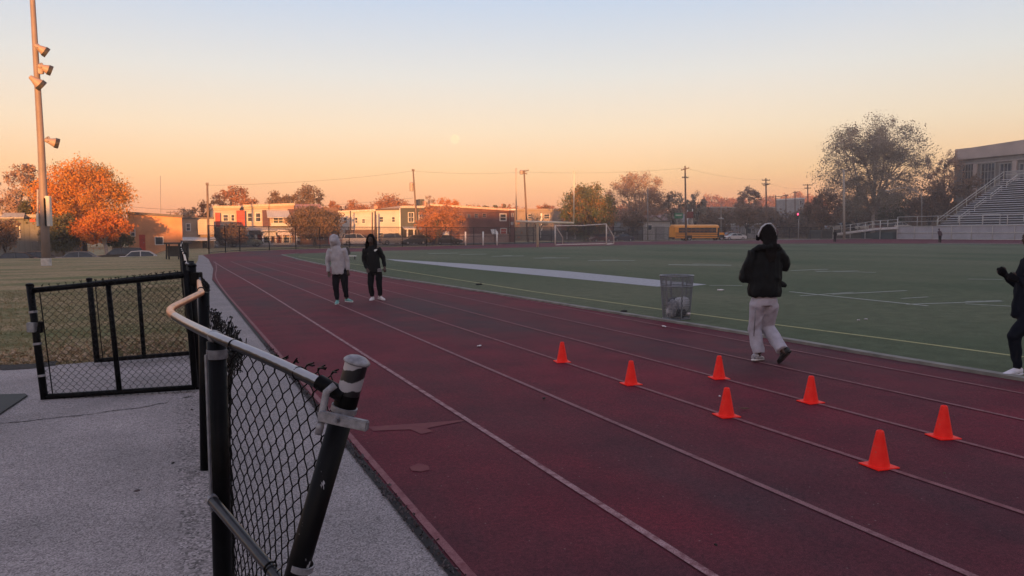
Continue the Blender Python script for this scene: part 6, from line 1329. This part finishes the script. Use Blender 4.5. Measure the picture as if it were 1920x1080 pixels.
person('person seen from behind in a pale grey hoodie, dark trousers and mint green shoes', (qa.x, qa.y, .012), JA, -TH, top=GREYH, legs=DPANT, topname='hoodie', headfn=hoodA, shoes={'L': (MINT, WSOLE), 'R': (MINT, WSOLE)}, tor=(.172, .13), arm_r=(.072, .057, .047), leg_r=(.098, .07, .055), faceyaw=R(150), curl=(.7, .7), thumbs={'L': V3(1, 0, 0), 'R': V3(-1, 0, 0)})
# B: person in black jacket facing camera, long locs
qb = G(707, 563); sb_ = qb.dot(F0) / FPX
def pb_(x, y, d=0): return V3((x - 707) * sb_, d, (563 - y) * sb_)
JB = dict(pelvis=pb_(704, 508), neck=pb_(698, 461), head=pb_(697.5, 449.5, -.02), shL=pb_(685, 470), shR=pb_(713, 468), elL=pb_(684, 490, .02), elR=pb_(721, 488, .02), wrL=pb_(691, 505, -.10), wrR=pb_(723, 502, -.06), hipL=pb_(697, 511), hipR=pb_(711, 511),
          knL=pb_(696, 536, -.04), knR=pb_(712, 535, -.03), anL=pb_(698, 556), anR=pb_(713, 555), heelL=pb_(699, 562.5, .08), toeL=pb_(697, 565, -.19), heelR=pb_(709, 561.5, .06), toeR=pb_(723, 564, -.12), hem=pb_(703, 512))
def hairB(t, j, hr, fp):
    c = MB(); H = j['head']; c.ell(H + V3(0, .025, .035), .095, .105, .115, 16); rr = random.Random(4)
    for k in range(34):
        a = -math.pi * .42 + (math.pi * 1.84) * k / 33 ; dx, dy = math.sin(a) * 0, 0; ang = math.radians(-118 + 236 * k / 33); dx = math.sin(ang) * .088; dy = math.cos(ang) * .085 + .02
        L_ = rr.uniform(.26, .36); c.tube([H + V3(dx * .7, dy * .7, .09), H + V3(dx * 1.12, dy * 1.1, .02), H + V3(dx * 1.45 + rr.uniform(-.01, .01), dy * 1.3, -.11), H + V3(dx * 1.55 + rr.uniform(-.02, .02), dy * 1.3 - .02, -L_)], [.016, .018, .017, .009], 6)
    fuse(c, 'hair', HAIR, t, .008, 1, .003, 60, 3)
def badgeB(t, j):
    q = pb_(708, 469.5, -.165); w = MB(); w.add([q + V3(-.04, 0, -.015), q + V3(-.015, -.004, -.035), q + V3(.03, -.002, -.005), q + V3(.048, .004, .03), q + V3(.005, -.004, .028), q + V3(-.025, -.002, .018), *[q + V3(0, .012, 0) + v for v in (V3(-.04, 0, -.015), V3(-.015, -.004, -.035), V3(.03, -.002, -.005), V3(.048, .004, .03), V3(.005, -.004, .028), V3(-.025, -.002, .018))]],
      [(0, 1, 2, 3, 4, 5), (11, 10, 9, 8, 7, 6)] + [(i, i + 6, (i + 1) % 6 + 6, (i + 1) % 6) for i in range(6)]); w.build('chest_emblem', WSOLE, t)
_extra = None
tB, tpB = person('person with long dark hair facing the viewer in black clothes and white shoes', (qb.x, qb.y, .012), JB, -TH, top=BLKJ, legs=BLKC, headfn=hairB, shoes={'L': (WSHOE, WSOLE), 'R': (WSHOE, WSOLE)}, tor=(.17, .13), arm_r=(.072, .056, .046), leg_r=(.095, .072, .06), curl=(.8, .9), thumbs={'L': V3(1, 0, 0), 'R': V3(-1, 0, 0)})
badgeB(tB, None)
for k in range(3):
    o = MB(); a = pb_(711, 505 + k * 2.2, -.165); o.tube([a, a + V3(.05, .0, .012), a + V3(.10, .01, .006)], .009, 6); o.build('trouser_stripe', M('grey_print', (.34, .33, .35), .7), tB, True)
# C: jogger from behind, D ~9.6
qc = G(1425, 680); sc_ = qc.dot(F0) / FPX
def pc(x, y, d=0): return V3((x - 1425) * sc_, d, (680 - y) * sc_)
JC = dict(pelvis=pc(1431, 562), neck=pc(1433, 462), head=pc(1434, 441, .02), shL=pc(1407, 478), shR=pc(1458, 476), elL=pc(1396, 523, .02), elR=pc(1472, 500, .05), wrL=pc(1403, 512, .24), wrR=pc(1450, 492, .26), hipL=pc(1418, 568), hipR=pc(1444, 568),
          knL=pc(1417, 620, .08), knR=pc(1444, 617, .12), anL=pc(1423, 665, .0), anR=pc(1457, 655, -.20), heelL=pc(1417, 677, -.06), toeL=pc(1433, 679.5, .20), heelR=pc(1468, 655, -.27), toeR=pc(1455, 681, -.12), hem=pc(1431, 553))
JC['toeL'] = pc(1436, 679, .12); JC['heelL'] = pc(1409, 677, -.05)
def headC(t, j, hr, fp):
    H = j['head']; c = MB(); c.ell(H + V3(.0, -.01, .02), .098, .115, .128, 18); c.tube([H + V3(.005, -.07, .03), H + V3(.008, -.10, -.08), j['neck'] + V3(.01, -.115, .02), j['neck'] + V3(.02, -.14, -.12), j['neck'] + V3(.02, -.15, -.20)], [(.09, .05), (.088, .05), (.085, .045), (.075, .03), (.04, .02)], 14, side=V3(1, 0, 0))
    fuse(c, 'long_hair', HAIR, t, .009, 2, .003, 45, 3)
    b = MB(); b.tube([H + V3(-.118 + .0, .0, -.045), H + V3(-.108, -.02, .03), H + V3(-.078, -.035, .105), H + V3(-.03, -.035, .142), H + V3(.04, -.02, .150), H + V3(.10, -.005, .09), H + V3(.118, .0, 0)], [(.020, .010)] * 7, 10, side=V3(0, 1, 0)); hb = b.build('headband', M('headphone_band_grey', (.52, .52, .55), .5, .08, 10), t, True)
    for s_ in (-1, 1): MB().lathe(H + V3(s_ * .092, .01, -.03), [(.0001, 0), (.034, 0), (.040, .012), (.036, .035), (.0001, .037)], 18, V3(s_, 0, 0)).build('ear_cup', BLKC, t, 'auto')
def exC(c, j, t):
    # open jacket collar, thick hem and the flap swinging to the right
    c.tube([j['hem'] - ZU * .02, j['hem'] + ZU * .05], [(.208, .16), (.205, .16)], 18, side=V3(1, 0, 0)); c.tube([j['neck'] + V3(-.20, -.02, -.06), j['neck'] + V3(-.10, -.09, -.01), j['neck'] + V3(0, -.12, .0), j['neck'] + V3(.10, -.09, .0), j['neck'] + V3(.19, -.02, -.03)], [.02, .045, .05, .045, .02], 10)
    c.tube([pc(1455, 525, .12), pc(1466, 532, .15), pc(1480, 538, .17)], [(.05, .025), (.045, .02), (.02, .012)], 10, side=ZU)
    c.tube([pc(1410, 480, 0), pc(1402, 472, .02)], [.06, .05], 8); c.tube([pc(1456, 480, 0), pc(1463, 474, .02)], [.06, .05], 8)
def exlC(c, j, t):
    pass
_extra = exC; _extral = exlC
tC, _ = person('person jogging away in a black jacket, light grey sweatpants and grey headphones', (qc.x, qc.y, .012), JC, -TH, top=BLKJ, legs=GSWEAT, legname='sweatpants', headfn=headC, shoes={'L': (GSHOE, WSOLE), 'R': (BSOLE, BSOLE)}, tor=(.205, .15), fat=1.03, arm_r=(.092, .078, .062), leg_r=(.104, .088, .080), wr_top=.008, wr_leg=.006, faceyaw=R(180), thumbs={'L': V3(1, 0, .5), 'R': V3(-1, 0, .5)}, curl=(1.1, 1.1))
o = MB(); o.tube([pc(1409, 576, -.115), pc(1409, 600, -.10), pc(1410, 630, -.05)], .007, 6); o.build('seam', M('seam_dark', (.20, .19, .21), .8), tC, True)
# D: person at the right edge, in dark clothes and white socks, fists up
qd = G(1897, 706); sd_ = qd.dot(F0) / FPX
def pd_(x, y, d=0): return V3((x - 1897) * sd_, d, (706 - y) * sd_)
JD = dict(pelvis=pd_(1918, 588), neck=pd_(1927, 480), head=pd_(1923, 447, .0), shL=pd_(1916, 495, -.12), shR=pd_(1936, 495, .17), elL=pd_(1913, 536, -.16), elR=pd_(1925, 540, .22), wrL=pd_(1892, 524, -.06), wrR=pd_(1900, 518, .22), hipL=pd_(1914, 594, -.09), hipR=pd_(1930, 595, .09),
          knL=pd_(1892, 630, -.06), knR=pd_(1955, 645, .12), anL=pd_(1903, 692, -.04), anR=pd_(2010, 668, .15), heelL=pd_(1912, 704, -.04), toeL=pd_(1872, 709, -.06), heelR=pd_(2016, 672, .15), toeR=pd_(2003, 706, .13), hem=pd_(1916, 597))
NAVY = M('navy_black_cloth', (.007, .009, .016), .9, .15, 12, spec=.1, bmp=.002, bscale=200); SOCK = M('white_sock', (.68, .66, .74), .9, .08, 40)
def headD(t, j, hr, fp):
    H = j['head']; c = MB(); c.ell(H + V3(.022, 0, .035), .092, .088, .105, 16); rr = random.Random(2)
    for k in range(20):
        a = rr.uniform(-1.5, 1.5); c.tube([H + V3(.03, math.sin(a) * .06, .10), H + V3(.05 * math.cos(a), math.sin(a) * .085, .13)], .02, 6)
    fuse(c, 'hair', HAIR, t, .009, 2, .004, 60, 3)
_extra = None; _extral = None
tD, _ = person('person at the right edge in dark navy sportswear and white socks, fists raised', (qd.x, qd.y, .02), JD, -TH, top=NAVY, legs=NAVY, topname='sweatshirt', headfn=headD, shoes={'L': (SOCK, SOCK), 'R': (SOCK, SOCK)}, tor=(.15, .13), arm_r=(.075, .06, .048), leg_r=(.098, .074, .05), faceyaw=R(-90), thumbs={'L': V3(0, 0, 1), 'R': V3(0, 0, 1)}, curl=(1.9, 1.9), hands=(True, True))
# gloves over the fists
for k in 'LR':
    w = Vector(JD['wr' + k]); c = MB(); dd = (w - Vector(JD['el' + k])).normalized(); c.ell(w + dd * .05, .052, .045, .05, 14); c.tube([w - dd * .02, w + dd * .03], [.034, .042], 10); c.tube([w + dd * .03 + ZU * .035, w + dd * .075 + ZU * .045], [.016, .014], 8)
    for f_ in range(4): c.tube([w + dd * .085 + V3(0, -.03 + .02 * f_, .025), w + dd * .100 + V3(0, -.03 + .02 * f_, 0), w + dd * .08 + V3(0, -.03 + .02 * f_, -.03)], .0125, 8)
    fuse(c, 'glove', BLKC, tD, .007, 1)
# E, F, G far figures
def farperson(label, px, py, H_px, lean, cols, seed):
    q = G(px, py); s = q.dot(F0) / FPX; h_ = H_px * s; k = h_ / 1.75
    def f(x, z, d=0): return V3((x + lean * max(0, z - .9) * .5) * k, d * k, z * k)
    J = dict(pelvis=f(0, .95), neck=f(0, 1.48), head=f(0, 1.63), shL=f(-.17, 1.4), shR=f(.17, 1.4), elL=f(-.22, 1.13, -.05), elR=f(.24, 1.13, -.02), wrL=f(-.15, .95, -.15), wrR=f(.2, .92, -.1), hipL=f(-.09, .92), hipR=f(.09, .92), knL=f(-.1, .5, -.03), knR=f(.1, .5), anL=f(-.1, .1), anR=f(.1, .1), heelL=f(-.1, .02, .06), toeL=f(-.11, .0, -.18), heelR=f(.1, .02, .06), toeR=f(.13, 0, -.17), hem=f(0, .88))
    def hf(t, j, hr, fp): c = MB(); c.ell(j['head'] + V3(0, .02, .03), .10, .11, .12, 12); c.build('hair', HAIR, t, True)
    t, _ = person(label, (q.x, q.y, .02), J, -TH, group=None, top=cols[0], legs=cols[1], headfn=hf, shoes={'L': (BSOLE, BSOLE), 'R': (BSOLE, BSOLE)}, tor=(.18 * k, .13 * k), leg_r=(.10 * k, .08 * k, .065 * k), detail=0, wr_top=.0, wr_leg=.0)
farperson('small distant person in dark clothes standing on the far track by the ramp', 1565, 454.5, 23, 0, (BLKC, BLKC), 1)
farperson('small distant person in maroon leaning on the far sideline before the grey wall', 1762, 456, 27, -.35, (M('dark_maroon_cloth', (.05, .018, .03), .8), BLKC), 2)
farperson('distant person in dark red just right of the jogging person near the far fence', 1456, 450.5, 22, 0, (M('dark_red_cloth', (.08, .03, .03), .8), BLKC), 3)
# ------------------------------------------------------------------ evening haze
hz_ = MB().box((-330, -80, -2.4), (460, 520, 31)).build('haze', None); vm = bpy.data.materials.new('haze_volume'); vm.use_nodes = True; n_ = vm.node_tree; n_.nodes.clear()
pv = n_.nodes.new('ShaderNodeVolumePrincipled'); pv.inputs['Density'].default_value = 0.0008; pv.inputs['Color'].default_value = (.95, .88, .86, 1); pv.inputs['Anisotropy'].default_value = 0.0
mo_ = n_.nodes.new('ShaderNodeOutputMaterial'); n_.links.new(pv.outputs[0], mo_.inputs['Volume']); hz_.data.materials.append(vm); tag(hz_, kind='stuff')
